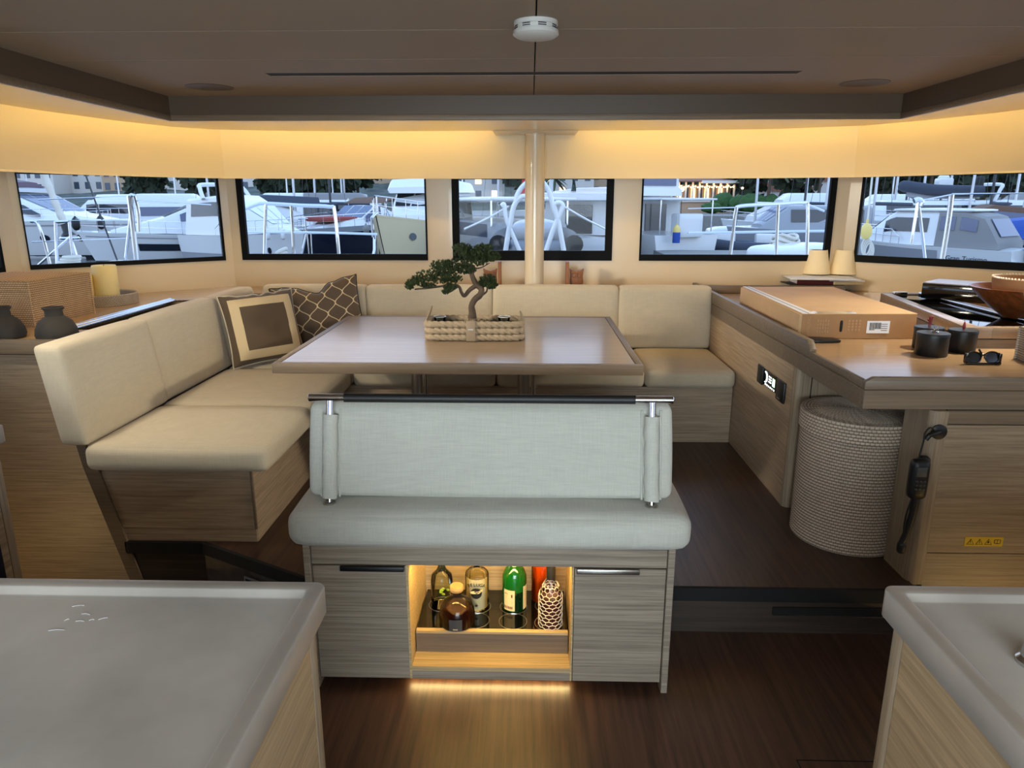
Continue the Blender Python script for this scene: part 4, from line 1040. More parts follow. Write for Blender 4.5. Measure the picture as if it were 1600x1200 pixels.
# orange liqueur behind
c = (.055, 2.372, BZ)
t = bottle('liqueur_bottle', 'orange liqueur bottle half hidden behind the netted bottle', [(.040, 0), (.043, .006), (.043, .165), (.036, .185), (.016, .20), (.014, .25)], c, 'amber_glass', 'orange_liquor', .150, [(.016, .215), (.016, .256)], 'book_red')
# netted bottle
c = (.078, 2.205, BZ)
t = bottle('netted_bottle', 'tall bottle wrapped in a white honeycomb net', [(.037, 0), (.0395, .004), (.0395, .120), (.036, .140), (.022, .165), (.0135, .185), (.0135, .235)], c, 'clear_glass', 'red_liquor', .115, [(.0155, .180), (.0155, .228), (.0145, .238)], 'black_leather', 32)
def nr(z):
    return .0412 if z < .120 else .0412 - (z - .120) / .062 * .0255
bm = BM(); NC, dz = 11, .0132; seen = set()
def hv(i, j):
    """honeycomb lattice vertex ring"""
    return None
rows_ = 12
for j in range(rows_):
    zc = .004 + j * dz * 1.02
    for i in range(NC):
        a = 2 * PI * (i + .5 * (j % 2)) / NC; h = 2 * PI / NC / 2
        def P(da, dzz):
            z = max(.002, min(.184, zc + dzz)); q = nr(z) + .0006; return Vector((c[0] + q * math.cos(a + da), c[1] + q * math.sin(a + da), c[2] + z))
        tip, lft, lfb, rgt = P(0, dz * .34), P(-h, 0), P(-h, -dz * .68), P(h, 0)
        for A, B in ((tip, lft), (tip, rgt), (tip, P(0, dz * 1.02))):
            tube(bm, [A, B], .0013, 4, cap=False)
mk('honeycomb_net', bm, 'net_white', t)

# ------------------------------------------------------------------ things on the left console
def woven(bm, path, closed, z0, z1, rows, amp=.0022, cell=.011, outward=1, n_=4):
    """ribbed basketwork wall: plan path swept upward, over-under relief"""
    P = path; N = len(P); L = [0]
    for i in range(N - (0 if closed else 1)): L.append(L[-1] + (P[(i + 1) % N] - P[i]).length)
    tot = L[-1]; M = int(tot / (cell / 2)); cols = []
    j = 0
    for i in range(M + (0 if closed else 1)):
        s = min(tot - 1e-6, tot * i / M)
        while j + 1 < len(L) - 1 and L[j + 1] < s: j += 1
        f = (s - L[j]) / max(1e-9, L[j + 1] - L[j]); p = P[j].lerp(P[(j + 1) % N], f)
        d = (P[(j + 1) % N] - P[j]).normalized(); q = Vector((d.y, -d.x, 0)) * outward
        cols.append((p, q))
    V = []
    for i, (p, q) in enumerate(cols):
        cv = []
        for r in range(rows):
            for h in range(n_):
                t_ = h / n_; z = z0 + (z1 - z0) * (r + t_) / rows
                rel = amp * abs(math.sin(PI * t_)) * (1.0 if (i + r) % 2 == 0 else .35)
                cv.append(bm.verts.new(Vector((p.x, p.y, z)) + q * rel))
        cv.append(bm.verts.new(Vector((p.x, p.y, z1)))); V.append(cv)
    for i in range(len(V) - (0 if closed else 1)):
        A, B = V[i], V[(i + 1) % len(V)]
        for k in range(len(A) - 1): bm.faces.new((A[k], B[k], B[k + 1], A[k + 1]))
    return bm
def poly(ps): return [Vector((*p, 0)) for p in ps]
def woven_box(name, label, cx, cy, z, W, D, H, rz, lidh, mat, cell=.012, rowh=.010):
    t = thing(name, label, 'basket', (cx, cy, z), rz)
    c4 = [(-W / 2, -D / 2), (W / 2, -D / 2), (W / 2, D / 2), (-W / 2, D / 2)]
    bm = woven(BM(), poly(c4), True, .0, H - lidh, max(2, int((H - lidh) / rowh)), .003, cell)
    mk('body', bm, mat, t, local=True, ang=30)
    mk('bottom', bx(-W / 2, W / 2, -D / 2, D / 2, 0, .006), mat, t, local=True)
    e_ = .004; W2, D2 = W + 2 * e_, D + 2 * e_
    c5 = [(-W2 / 2, -D2 / 2), (W2 / 2, -D2 / 2), (W2 / 2, D2 / 2), (-W2 / 2, D2 / 2)]
    bm = woven(BM(), poly(c5), True, H - lidh, H, max(2, int(lidh / rowh)), .003, cell)
    nx, ny = int(W2 / cell * 1), int(D2 / rowh)
    g_ = [[bm.verts.new((-W2 / 2 + W2 * i / nx, -D2 / 2 + D2 * j / ny, H + (.0022 if (i + j) % 2 else -.0005))) for j in range(ny + 1)] for i in range(nx + 1)]
    for i in range(nx):
        for j in range(ny): bm.faces.new((g_[i][j], g_[i + 1][j], g_[i + 1][j + 1], g_[i][j + 1]))
    mk('lid', bm, mat, t, local=True, ang=30)
    for (sx_, sy_) in ((1, -1), (1, 1), (-1, -1), (-1, 1)):
        mk('corner_binding', tube(BM(), [(sx_ * W2 / 2, sy_ * D2 / 2, 0), (sx_ * W2 / 2, sy_ * D2 / 2, H)], .005, 8), mat, t, local=True)
    return t
woven_box('rattan_basket', 'lidded rattan basket on the console behind the clay vases', -2.715, 3.74, CZ_, .44, .46, .232, R(-3), .05, 'rattan')
for (x, y, lab) in ((-2.205, 3.215, 'squat charcoal clay vase beside the settee back'), (-2.455, 3.215, 'squat charcoal clay vase cut off by the left edge of the photo')):
    prof = [(.070, 0), (.106, .004), (.112, .022), (.106, .055), (.088, .092), (.062, .112), (.048, .122), (.046, .150), (.056, .163), (.058, .168), (.052, .170), (.042, .150), (.040, .125), (.0, .10)]
    tag(mk('clay_vase', lathe(BM(), [(r * .80, z * .86) for r, z in prof], (x, y, CZ_), 40), 'charcoal_clay', None, origin=(x, y, CZ_)), lab, 'vase', 'clay vases on the console')
tr = thing('woven_tray', 'round woven tray holding two pillar candles', 'tray', (-2.66, 4.375, CZ_))
circ = [Vector((-2.66 + .185 * math.cos(2 * PI * i / 60), 4.375 + .185 * math.sin(2 * PI * i / 60), 0)) for i in range(60)]
bm = woven(BM(), circ, True, CZ_, CZ_ + .058, 6, .003, .011); mk('tray_wall', bm, 'grey_weave', tr, ang=30)
circ2 = [Vector((-2.66 + .176 * math.cos(2 * PI * i / 60), 4.375 + .176 * math.sin(2 * PI * i / 60), 0)) for i in range(60)]
bm = woven(BM(), circ2, True, CZ_, CZ_ + .058, 6, .002, .012, -1); mk('tray_lining', bm, 'grey_weave', tr, ang=30)
mk('tray_floor', lathe(BM(), [(.178, .004), (.178, .010)], (-2.66, 4.375, CZ_), 48), 'grey_weave', tr)
mk('tray_rim', tube(BM(), [(-2.66 + .181 * math.cos(2 * PI * i / 60), 4.375 + .181 * math.sin(2 * PI * i / 60), CZ_ + .060) for i in range(60)], .007, 8, closed=True), 'grey_weave', tr)
for (x, y, r, h, lab) in ((-2.655, 4.40, .070, .235, 'tall ivory pillar candle on the woven tray'), (-2.755, 4.32, .060, .185, 'shorter ivory pillar candle standing against the rattan basket')):
    t = thing('pillar_candle', lab, 'candle', (x, y, CZ_ + .010))
    mk('wax', lathe(BM(), [(r * .97, .010), (r, .014), (r, h - .008), (r * .95, h), (r * .7, h - .006), (0, h - .010)], (x, y, CZ_), 36), 'candle_wax', t)
    mk('wick', tube(BM(), [(x, y, CZ_ + h - .010), (x + .002, y, CZ_ + h + .006)], .0015, 6), 'ink', t)

# ------------------------------------------------------------------ things on the desk
cbx = thing('cardboard_box', 'flat brown cardboard box lying on the desk', 'box', (1.6, 3.9, DZ))
q0, q1, q2, q3 = Vector((1.262, 3.335, 0)), Vector((1.815, 3.35, 0)), Vector((1.865, 4.43, 0)), Vector((1.300, 4.43, 0))
H_ = .117
mk('carton', slabp([q0, q1, q2, q3], DZ + .001, DZ + H_), 'cardboard', cbx, bevel=.004, seg=2)
def onbox(bm): pass
mk('top_flap', slabp([q0 + Vector((.012, .0, 0)), q1, q2, q3 + Vector((.012, 0, 0))], DZ + H_, DZ + H_ + .003), 'cardboard', cbx)
mk('flap_shadow', slabp([q0 + Vector((.012, .002, 0)), q0 + Vector((.018, .002, 0)), q0 + Vector((.018, .004, 0)), q0 + Vector((.012, .004, 0))], DZ + .005, DZ + H_), 'dark_gap', cbx)
fx = lambda s: q0.lerp(q1, s)
mk('front_end', prism(BM(), [(fx(.025).x, fx(.025).y - .003, DZ + .002), (fx(1).x - .004, fx(1).y - .003, DZ + .002), (fx(1).x - .004, fx(1).y - .003, DZ + H_), (fx(.025).x, fx(.025).y - .003, DZ + H_)], (0, .003, 0)), 'cardboard_dark', cbx, label='aft-facing end of the carton, its shade painted in')  # same board as the rest, darker colour stands for shade on this face
# paper slip and foam sheet sticking out of the long side
mk('foam_sheet', slabp([q0 + Vector((.015, .0, 0)), q0 + Vector((.072, -.001, 0)), q3 + Vector((.055, 0, 0)), q3 + Vector((.012, 0, 0))], DZ + H_ + .003, DZ + H_ + .0045), 'paper', cbx)
mk('foam_edge', slabp([q0 + Vector((.040, -.0005, 0)), q0 + Vector((.044, -.001, 0)), q3 + Vector((.036, 0, 0)), q3 + Vector((.033, 0, 0))], DZ + H_ + .0045, DZ + H_ + .0052), 'navy', cbx)
tp = slabp([q0.lerp(q1, .12) + Vector((0, .0, 0)), q0.lerp(q1, .50), q0.lerp(q1, .48) + Vector((0, .07, 0)), q0.lerp(q1, .15) + Vector((0, .07, 0))], DZ + H_ + .003, DZ + H_ + .0036)
mk('packing_tape', tp, 'tape', cbx)
def face_text(s, size, sx_, z, mat, name, rot=0):
    b = text_bm(s, size, .0002); p = fx(sx_); b.transform(Matrix.Translation((p.x, p.y - .0036, z)) @ Matrix.Rotation(R(90), 4, 'X') @ Matrix.Rotation(rot, 4, 'Z'))
    return mk(name, b, mat, cbx)
plain('box_print', (178, 140, 100), .7)
face_text('SAMSUNG', .022, .085, DZ + .058, 'box_print', 'lettering', R(90))
bm = BM()
for k in range(5):
    for j in range(4):
        p = fx(.16 + k * .022); z = DZ + .03 + j * .017; box(bm, p.x, p.x + .004, p.y - .0036, p.y - .003, z, z + .013 - .003 * ((k + j) % 3))
for k in range(4):
    for j in range(4):
        p = fx(.42 + k * .03); z = DZ + .04 + j * .014; box(bm, p.x, p.x + .009, p.y - .0036, p.y - .003, z, z + .009)
mk('small_print', bm, 'box_print', cbx)
p = fx(.362); mk('hand_hole', lathe(BM(), [(0, 0), (.010, 0), (.010, .003), (0, .003)], (0, 0, 0), 20).__class__ and cushion(BM(), p.x - .010, p.x + .010, p.y - .0055, p.y - .001, DZ + .030, DZ + .092, .0095, (0, 0, 0), 6), 'dark_gap', cbx)
pa, pb_ = fx(.58), fx(.77); mk('shipping_label', bx(pa.x, pb_.x, pa.y - .0042, pa.y - .003, DZ + .028, DZ + .086), 'paper', cbx)
bm = BM()
x = pa.x + .012
for k in range(15):
    ww = random.choice((.0011, .002, .003)); box(bm, x, x + ww, pa.y - .0046, pa.y - .0042, DZ + .042 + (.0 if k < 8 else .006), DZ + .078); x += ww + .0016
for k in range(4): box(bm, pa.x + .066, pa.x + .095, pa.y - .0046, pa.y - .0042, DZ + .040 + k * .010, DZ + .0425 + k * .010)
mk('bar_code', bm, 'ink', cbx)
ph = prism(BM(), [(1.262, 3.255, DZ + .002), (1.268, 3.325, DZ + .002), (1.33, 3.325, DZ + .002), (1.345, 3.318, DZ + .002), (1.42, 3.30, DZ + .002), (1.425, 3.235, DZ + .002), (1.345, 3.225, DZ + .002), (1.30, 3.232, DZ + .002)], (0, 0, .012))
tag(mk('black_case', ph, 'black_satin', None, bevel=.004, origin=(1.34, 3.27, DZ)), 'flat black case on the desk against the cardboard box', 'case')
# canisters
def canister(x, y, r, h, fin, label):
    t = thing('canister', label, 'canister', (x, y, DZ), group='black canisters on the desk')
    mk('jar', lathe(BM(), [(r * .96, 0), (r, .003), (r, h - .012)], (x, y, DZ), 40), 'black_satin', t)
    mk('lid', lathe(BM(), [(r + .0015, h - .014), (r + .0015, h - .002), (r, h), (0, h + .001)], (x, y, DZ), 40), 'black_satin', t)
    z = DZ + h; bm = BM()
    if fin == 'coral':
        for k in range(7):
            a = k * 2.3; rr_ = .004 + .012 * (k / 7)
            tube(bm, smooth_pts([(x, y, z), (x + .4 * rr_ * math.cos(a), y + .4 * rr_ * math.sin(a), z + .022), (x + rr_ * math.cos(a), y + rr_ * .4 * math.sin(a), z + .03 + .014 * ((k * 3) % 4) / 3)], 4), .0028, 6)
            bmesh.ops.create_icosphere(bm, subdivisions=1, radius=.004, matrix=Matrix.Translation((x + rr_ * math.cos(a), y + rr_ * .4 * math.sin(a), z + .03 + .014 * ((k * 3) % 4) / 3)))
        lathe(bm, [(.006, 0), (.004, .02), (.003, .048)], (x, y, z), 8); m_ = 'red_lacquer'
    elif fin == 'bud':
        lathe(bm, [(.003, 0), (.006, .008), (.0065, .016), (.003, .030), (0, .038)], (x, y, z), 14); m_ = 'red_lacquer'
    else:
        for (dx, dy, dz_) in ((-.014, -.006, .004), (.012, -.008, .012), (.02, .004, .018), (.004, .01, .022), (.016, -.012, .004), (-.006, -.01, .012)):
            tube(bm, smooth_pts([(x - .002, y, z), (x + dx * .6, y + dy, z + dz_ * .5 + .003), (x + dx, y + dy, z + dz_ + .004)], 4), .002, 6)
        m_ = 'steel'
    mk('finial', bm, m_, t)
canister(1.755, 3.13, .058, .096, 'coral', 'round black canister with a red coral knob on its lid')
canister(1.695, 2.985, .062, .096, 'twig', 'round black canister with a silver twig knob, in front of two others')
canister(1.862, 3.06, .056, .096, 'bud', 'round black canister with a small red bud knob on its lid')
# sunglasses
sg = thing('sunglasses', 'black folded sunglasses lying on the desk', 'sunglasses', (1.80, 2.80, DZ), R(2))
plain('lens_brown', (30, 24, 18), .1, spec=.7)
for s in (-1, 1):
    cx = s * .037; outl = [(cx + .030 * math.cos(a) * (1.05 if math.sin(a) > 0 else .92), .028 + .022 * math.sin(a)) for a in [2 * PI * i / 28 for i in range(28)]]
    P = [Vector((px_, -.004 + (pz) * .28, pz)) for px_, pz in outl]
    mk('frame_rim', tube(BM(), P, .0035, 8, closed=True), 'black_gloss', sg, local=True)
    bm = BM(); bm.faces.new([bm.verts.new(p) for p in P]); mk('lens', bm, 'lens_brown', sg, local=True)
    mk('hinge_block', cushion(BM(), s * .066 - .006, s * .066 + .006, -.004, .016, .006, .046, .004, (0, 0, 0), 4), 'black_gloss', sg, local=True)
mk('bridge', tube(BM(), smooth_pts([(-.010, .006, .036), (0, .006, .040), (.010, .006, .036)], 4), .004, 8), 'black_gloss', sg, local=True)
mk('brow_bar', tube(BM(), [(-.068, -.003, .006), (-.02, -.006, .004), (.02, -.006, .004), (.068, -.003, .006)], .0055, 8), 'black_gloss', sg, local=True)
mk('temple', tube(BM(), smooth_pts([(-.066, .010, .008), (-.02, .05, .006), (.04, .085, .006)], 5), .004, 8), 'black_gloss', sg, local=True)
mk('temple', tube(BM(), smooth_pts([(.066, .010, .012), (.03, .05, .03), (.016, .06, .05)], 5), .004, 8), 'black_gloss', sg, local=True)
woven_box('woven_box', 'grey woven storage box at the right edge of the desk', 2.085, 2.80, DZ, .19, .20, .135, R(-8), .03, 'grey_weave', .010, .008)
# chart plotter housing with woven wooden top
cp = thing('plotter_box', 'long black glossy housing with wooden top beside the bowl', 'equipment box', (2.55, 4.15, DZ))
a0, a1 = Vector((2.20, 4.02, 0)), Vector((2.72, 3.58, 0)); dv = (a1 - a0).normalized(); nv = Vector((-dv.y, dv.x, 0)); 
b0 = Vector((2.235, 4.12, 0)); b1 = Vector((2.86, 3.48, 0)); nv = Vector((.70, .70, 0))
mk('housing', slabp([b0, b1, b1 + nv * .30, b0 + nv * .30], Ht, Ht + .085), 'black_gloss', cp, bevel=.003)
mk('top_board', slabp([b0 + nv * .012, b1 + nv * .012, b1 + nv * .29, b0 + nv * .29], Ht + .085, Ht + .089), 'oak_top', cp)
bm = BM(); dv = (b1 - b0).normalized()
for k in (0, 1):
    for j in range(4):
        p = b0 + dv * (.235 + k * .075 + j * .012); box(bm, p.x, p.x + .006, p.y - .009, p.y - .0005, Ht + .036, Ht + .041)
mk('button_marks', bm, 'paper', cp)
# bowls
bw = thing('wooden_bowl', 'wide dark wooden salad bowl at the right edge', 'bowl', (2.34, 3.42, Ht))
c = (2.345, 3.42, Ht)
mk('bowl_shell', lathe(BM(), [(.085, 0), (.09, .006), (.135, .040), (.190, .090), (.232, .138), (.236, .142), (.226, .142), (.180, .098), (.12, .045), (0, .022)], c, 56), 'bowl_wood', bw)
b2 = thing('beaded_bowl', 'small brown bowl with a beaded rim inside the wooden bowl', 'bowl', (2.345, 3.42, Ht + .09))
c2 = (c[0] + .03, c[1] + .01, Ht + .075)
mk('bowl_shell', lathe(BM(), [(.09, 0), (.13, .010), (.155, .040), (.164, .085), (.166, .108), (.158, .108), (.150, .045), (.11, .02), (0, .015)], c2, 48), 'cardboard_dark', b2)
bm = BM()
for k in range(70):
    a = 2 * PI * k / 70
    bmesh.ops.create_icosphere(bm, subdivisions=1, radius=.0055, matrix=Matrix.Translation((c2[0] + .163 * math.cos(a), c2[1] + .163 * math.sin(a), c2[2] + .111)))
mk('bead_rim', bm, 'net_white', b2)
# papers and books
pz = DZ
def sheet(name, label, cx, cy, z, W, D, H, rz, mat, cat):
    t = mk(name, bx(-W / 2, W / 2, -D / 2, D / 2, 0, H), mat, None, bevel=min(.002, H * .3), seg=1); t.location = (cx, cy, z); t.rotation_euler = (0, 0, rz)
    return tag(t, label, cat)
bk = thing('red_book', 'thick dark red book under the white papers', 'book', (2.06, 5.20, 1.031), R(-4))
mk('cover', bx(-.16, .12, -.10, .10, 0, .004), 'book_red', bk, local=True); mk('cover', bx(-.16, .12, -.10, .10, .034, .038), 'book_red', bk, local=True)
mk('pages', bx(-.155, .118, -.096, .096, .004, .034), 'paper', bk, local=True); mk('spine', bx(-.16, .12, -.103, -.099, 0, .038), 'book_red', bk, local=True)
sheet('dark_folder', 'dark folder lying under the red book', 2.03, 5.20, 1.031 - .008, .36, .24, .008, R(3), 'navy', 'folder')
sheet('magazine', 'magazine with grey pages below the top papers', 2.235, 5.19, 1.031, .22, .20, .022, R(10), 'label_cream', 'magazine')
sheet('magazine', 'thin white magazine between the grey magazine and the top papers', 2.24, 5.18, 1.054, .24, .20, .012, R(-6), 'paper', 'magazine')
sheet('paper_stack', 'loose white paper sheets on top of the red book', 2.07, 5.17, 1.070, .46, .30, .010, R(-7), 'paper', 'papers')
# little table lamps
def lamp(x, y, label):
    t = thing('table_lamp', label, 'lamp', (x, y, DZ), group='small shaded lamps on the desk')
    mk('foot', lathe(BM(), [(.042, 0), (.042, .006), (.020, .012), (.010, .016)], (x, y, DZ), 28), 'brushed', t)
    mk('stem', lathe(BM(), [(.009, .012), (.009, .085), (.014, .095), (.022, .105), (.024, .118), (.020, .124)], (x, y, DZ), 20), 'brushed', t)
    mk('switch', tube(BM(), [(x + .03, y - .01, DZ + .006), (x + .034, y - .012, DZ + .026)], .004, 8), 'steel', t)
    mk('shade', lathe(BM(), [(.094, .118), (.062, .288), (.060, .288), (.092, .118)], (x, y, DZ), 36, cap=False), 'lamp_shade', t)
    mk('shade_ring', tube(BM(), [(x + .060 * math.cos(2 * PI * i / 24), y + .060 * math.sin(2 * PI * i / 24), DZ + .285) for i in range(24)], .002, 6, closed=True), 'brushed', t)
lamp(2.285, 5.30, 'cream shaded table lamp standing clear of the papers')
lamp(2.10, 5.31, 'cream shaded table lamp with its foot hidden behind the papers')
# stereo set in the desk side
sr = thing('stereo', 'black stereo panel with a lit display in the desk side', 'stereo', (1.203, 3.46, .735))
xf = DX + .002
mk('bezel', bx(xf - .004, xf + .004, 3.262, 3.655, .69, .772), 'black_satin', sr, bevel=.003)
mk('display', bx(xf - .006, xf - .002, 3.37, 3.575, .692, .770), 'black_gloss', sr, bevel=.002)
mk('control_block', bx(xf - .014, xf - .002, 3.255, 3.362, .672, .775), 'black_satin', sr, bevel=.006)
mk('control_block', bx(xf - .011, xf - .002, 3.58, 3.665, .682, .778), 'black_satin', sr, bevel=.006)
bm = tube(BM(), [(xf - .0065, 3.545 - .026 * math.sin(a), .737 + .026 * math.cos(a)) for a in [PI * i / 14 for i in range(15)]], .0032, 6); mk('dial_arc', bm, 'screen_white', sr)
bm = BM()
for k in range(6): box(bm, xf - .0068, xf - .006, 3.40 + k * .026, 3.412 + k * .026, .697, .704)
for k in range(3): box(bm, xf - .0068, xf - .006, 3.452, 3.49, .722 + k * .013, .728 + k * .013)
mk('screen_marks', bm, 'screen_white', sr)
mk('screen_cover', bx(xf - .0068, xf - .006, 3.40, 3.435, .715, .755), 'screen_green', sr)
mk('maker_mark', bx(xf - .0148, xf - .014, 3.30, 3.335, .685, .689), 'brushed', sr)
# laundry hamper
hp = thing('hamper', 'tall round grey woven hamper under the desk', 'hamper', (1.385, 2.895, FL))
Rr = .220
circ = [Vector((1.385 + Rr * math.cos(2 * PI * i / 90), 2.895 + Rr * math.sin(2 * PI * i / 90), 0)) for i in range(90)]
bm = woven(BM(), circ, True, FL, FL + .475, 36, .0065, .017); mk('hamper_body', bm, 'hamper_weave', hp, ang=30)
circ = [Vector((1.385 + (Rr + .006) * math.cos(2 * PI * i / 90), 2.895 + (Rr + .006) * math.sin(2 * PI * i / 90), 0)) for i in range(90)]
bm = woven(BM(), circ, True, FL + .478, FL + .555, 6, .0065, .017); mk('lid_wall', bm, 'hamper_weave', hp, ang=30)
bm = BM()
for k in range(18): 
    rr_ = (Rr + .004) * (k + 1) / 18
    tube(bm, [(1.385 + rr_ * math.cos(2 * PI * i / 48), 2.895 + rr_ * math.sin(2 * PI * i / 48), FL + .555 + .012 * (1 - (k / 18) ** 2)) for i in range(48)], .0068, 6, closed=True)
mk('lid_coils', bm, 'hamper_weave', hp)
# handheld radio on its hook
vr = thing('radio_handset', 'black marine radio handset hanging on the desk post by its cord', 'radio', (1.41, 2.47, .7))
mx_, my_ = 1.437, 2.478
def vp(u, v, y): return aty(u, v, y)
ms = mk('mount', lathe(BM(), [(0, 0), (.028, 0), (.028, .006), (.020, .010), (0, .010)], (0, 0, 0), 24), 'black_satin', vr, local=True)
ms.location = Vector((1.478, 2.480, .795)) - vr.location; ms.rotation_euler = (R(90), 0, 0)
mk('hook_arm', tube(BM(), smooth_pts([(1.478, 2.474, .795), (1.455, 2.455, .797), (1.43, 2.448, .792), (1.418, 2.448, .775)], 5), .009, 10), 'black_satin', vr)
mk('hang_loop', tube(BM(), smooth_pts([(1.455, 2.455, .80), (1.43, 2.45, .82), (1.412, 2.448, .80), (1.410, 2.446, .77), (1.402, 2.444, .715)], 6), .003, 8), 'black_satin', vr)
def hfn(p): return p
hb = cushion(BM(), 1.362, 1.425, 2.395, 2.437, .565, .712, .016, (.002, .004, .002), 8); mk('handset_body', hb, 'black_satin', vr)
mk('handset_grip', cushion(BM(), 1.395, 1.440, 2.425, 2.458, .580, .715, .014, (.001, .002, .002), 8), 'black_leather', vr)
mk('lcd', bx(1.372, 1.408, 2.390, 2.394, .655, .69), 'label_grey', vr, bevel=.001)
bm = BM()
for i in range(3):
    for j in range(3): box(bm, 1.374 + i * .013, 1.382 + i * .013, 2.389, 2.394, .605 + j * .015, .611 + j * .015)
mk('key_pad', bm, 'label_grey', vr)
mk('cord_grip', tube(BM(), smooth_pts([(1.405, 2.43, .57), (1.402, 2.432, .50), (1.392, 2.435, .42), (1.382, 2.438, .375)], 5), [.014] * 5 + [.013] * 5 + [.012] * 6, 12), 'black_leather', vr)
mk('cord', tube(BM(), smooth_pts([(1.392, 2.43, .565), (1.380, 2.43, .50), (1.378, 2.43, .44), (1.386, 2.43, .385)], 6), .0035, 8), 'black_satin', vr)
mk('cord_end', cushion(BM(), 1.366, 1.396, 2.42, 2.45, .335, .382, .013, (0, 0, 0), 6), 'black_leather', vr)
# tap on the sink worktop
fa = thing('faucet', 'chrome tap end over the right worktop', 'faucet', (.80, .98, .902))
mk('tap_base', lathe(BM(), [(.026, 0), (.026, .006), (.020, .012), (.019, .03), (.017, .045), (.010, .052), (0, .054)], (.790, .985, .902), 28), 'steel', fa)
mk('spout', tube(BM(), smooth_pts([(.792, .985, .94), (.84, .98, .975), (.92, .97, 1.0), (1.0, .96, .99), (1.04, .955, .95)], 6), .012, 14), 'steel', fa)
# pale shreds on the big worktop
for k, (u, v, a, L_) in enumerate(((122, 947, .2, .02), (134, 960, -.1, .016), (125, 971, 0, .015), (161, 967, .5, .014), (88, 985, .1, .026), (104, 969, .8, .008), (143, 969, .3, .008))):
    p = at(u, v, .9025)
    bm = tube(BM(), smooth_pts([(p.x - L_ / 2 * math.cos(a), p.y - L_ / 2 * math.sin(a), .9028), (p.x, p.y + .0015, .9032), (p.x + L_ / 2 * math.cos(a), p.y + L_ / 2 * math.sin(a), .9028)], 4), .00045, 5)
    tag(mk('crumb', bm, 'paper', None, origin=p), 'tiny pale shred lying on the large stone worktop', 'crumb', 'pale shreds on the large worktop')
# ------------------------------------------------------------------ the marina outside
WZ = -1.1
plain('boat_white', (214, 214, 212), .25, coat=.3); plain('boat_grey', (150, 152, 156), .35); plain('boat_cream', (226, 208, 168), .3, coat=.3)
plain('boat_navy', (20, 24, 40), .18, coat=.5); plain('boat_glass', (16, 22, 34), .06, spec=.9); plain('boat_blueglass', (40, 60, 98), .08, spec=.9)
plain('antifoul', (22, 26, 34), .6); plain('canvas_grey', (132, 130, 128), .85); plain('canvas_plum', (106, 88, 98), .85); plain('canvas_brown', (96, 66, 46), .85)
plain('canvas_blue', (34, 72, 150), .8); plain('canvas_dark', (58, 64, 76), .85); plain('sunpad_red', (150, 66, 60), .8); plain('rib_grey', (110, 118, 130), .6); plain('rubber', (18, 19, 21), .6)
plain('fender_yellow', (226, 196, 110), .5); plain('fender_white', (222, 222, 220), .5); plain('rope_white', (206, 200, 186), .9); plain('concrete', (132, 128, 122), .9, var=.12, vscale=2)
plain('pontoon_side', (84, 76, 70), .9); plain('flag_red', (176, 24, 34), .8); plain('teak', (126, 94, 66), .7); plain('orange_paint', (208, 92, 56), .6); plain('mast_alu', (186, 188, 192), .3, metal=.6); plain('mast_dark', (52, 54, 58), .5)
plain('tree_leaf', (44, 56, 38), .9, var=.45, vscale=3); plain('palm_leaf', (58, 70, 46), .9, var=.3, vscale=3); plain('hedge_leaf', (52, 84, 40), .9, var=.35, vscale=5); plain('tree_bark', (80, 66, 54), .9)
plain('house_white', (206, 198, 188), .9); plain('house_tan', (178, 150, 122), .9); plain('roof_tile', (140, 92, 72), .9); plain('house_glass', (60, 72, 88), .2); plain('awning_white', (226, 222, 214), .9)
plain('lamp_glow', (255, 200, 120), .5, emit=(1, .66, .28), estr=9); plain('lit_window', (255, 200, 120), .5, emit=(1, .62, .25), estr=1.6)
m, nt_, b_ = new_mat('water'); b_.inputs['Base Color'].default_value = lin(24, 34, 44); b_.inputs['Roughness'].default_value = .08
tcn = nt_.nodes.new('ShaderNodeTexCoord'); n_ = nt_.nodes.new('ShaderNodeTexNoise'); n_.inputs['Scale'].default_value = 1.4; n_.inputs['Detail'].default_value = 5
bp_ = nt_.nodes.new('ShaderNodeBump'); bp_.inputs['Strength'].default_value = .5; bp_.inputs['Distance'].default_value = .15
nt_.links.new(tcn.outputs['Object'], n_.inputs['Vector']); nt_.links.new(n_.outputs['Fac'], bp_.inputs['Height']); nt_.links.new(bp_.outputs[0], b_.inputs['Normal'])
two_tone('hillside', (46, 56, 50), (92, 98, 88), .35, .95, .2)
bm = BM(); g_ = [[bm.verts.new((-160 + 320 * i / 8, -60 + 140 * j / 8, WZ)) for j in range(9)] for i in range(9)]
for i in range(8):
    for j in range(8): bm.faces.new((g_[i][j], g_[i + 1][j], g_[i + 1][j + 1], g_[i][j + 1]))
mk('water', bm, 'water', kind='structure')
bm = BM(); NX, NY = 60, 16; g_ = []
for i in range(NX + 1):
    x = -260 + 520 * i / NX; col_ = []
    for j in range(NY + 1):
        y = 105 + 260 * (j / NY) ** 1.3; f = j / NY
        h = .6 + 46 * f ** 1.15 * (.75 + .5 * noise.noise(Vector((x * .012, f * 2, 1.3)))) + 1.2 * noise.noise(Vector((x * .08, y * .05, 4)))
        col_.append(bm.verts.new((x, y, h)))
    g_.append(col_)
for i in range(NX):
    for j in range(NY): bm.faces.new((g_[i][j], g_[i + 1][j], g_[i + 1][j + 1], g_[i][j + 1]))
mk('hill', bm, 'hillside', kind='structure')
mk('quay', bx(-130, 130, 66, 108, WZ - .5, .35), 'concrete', kind='structure')

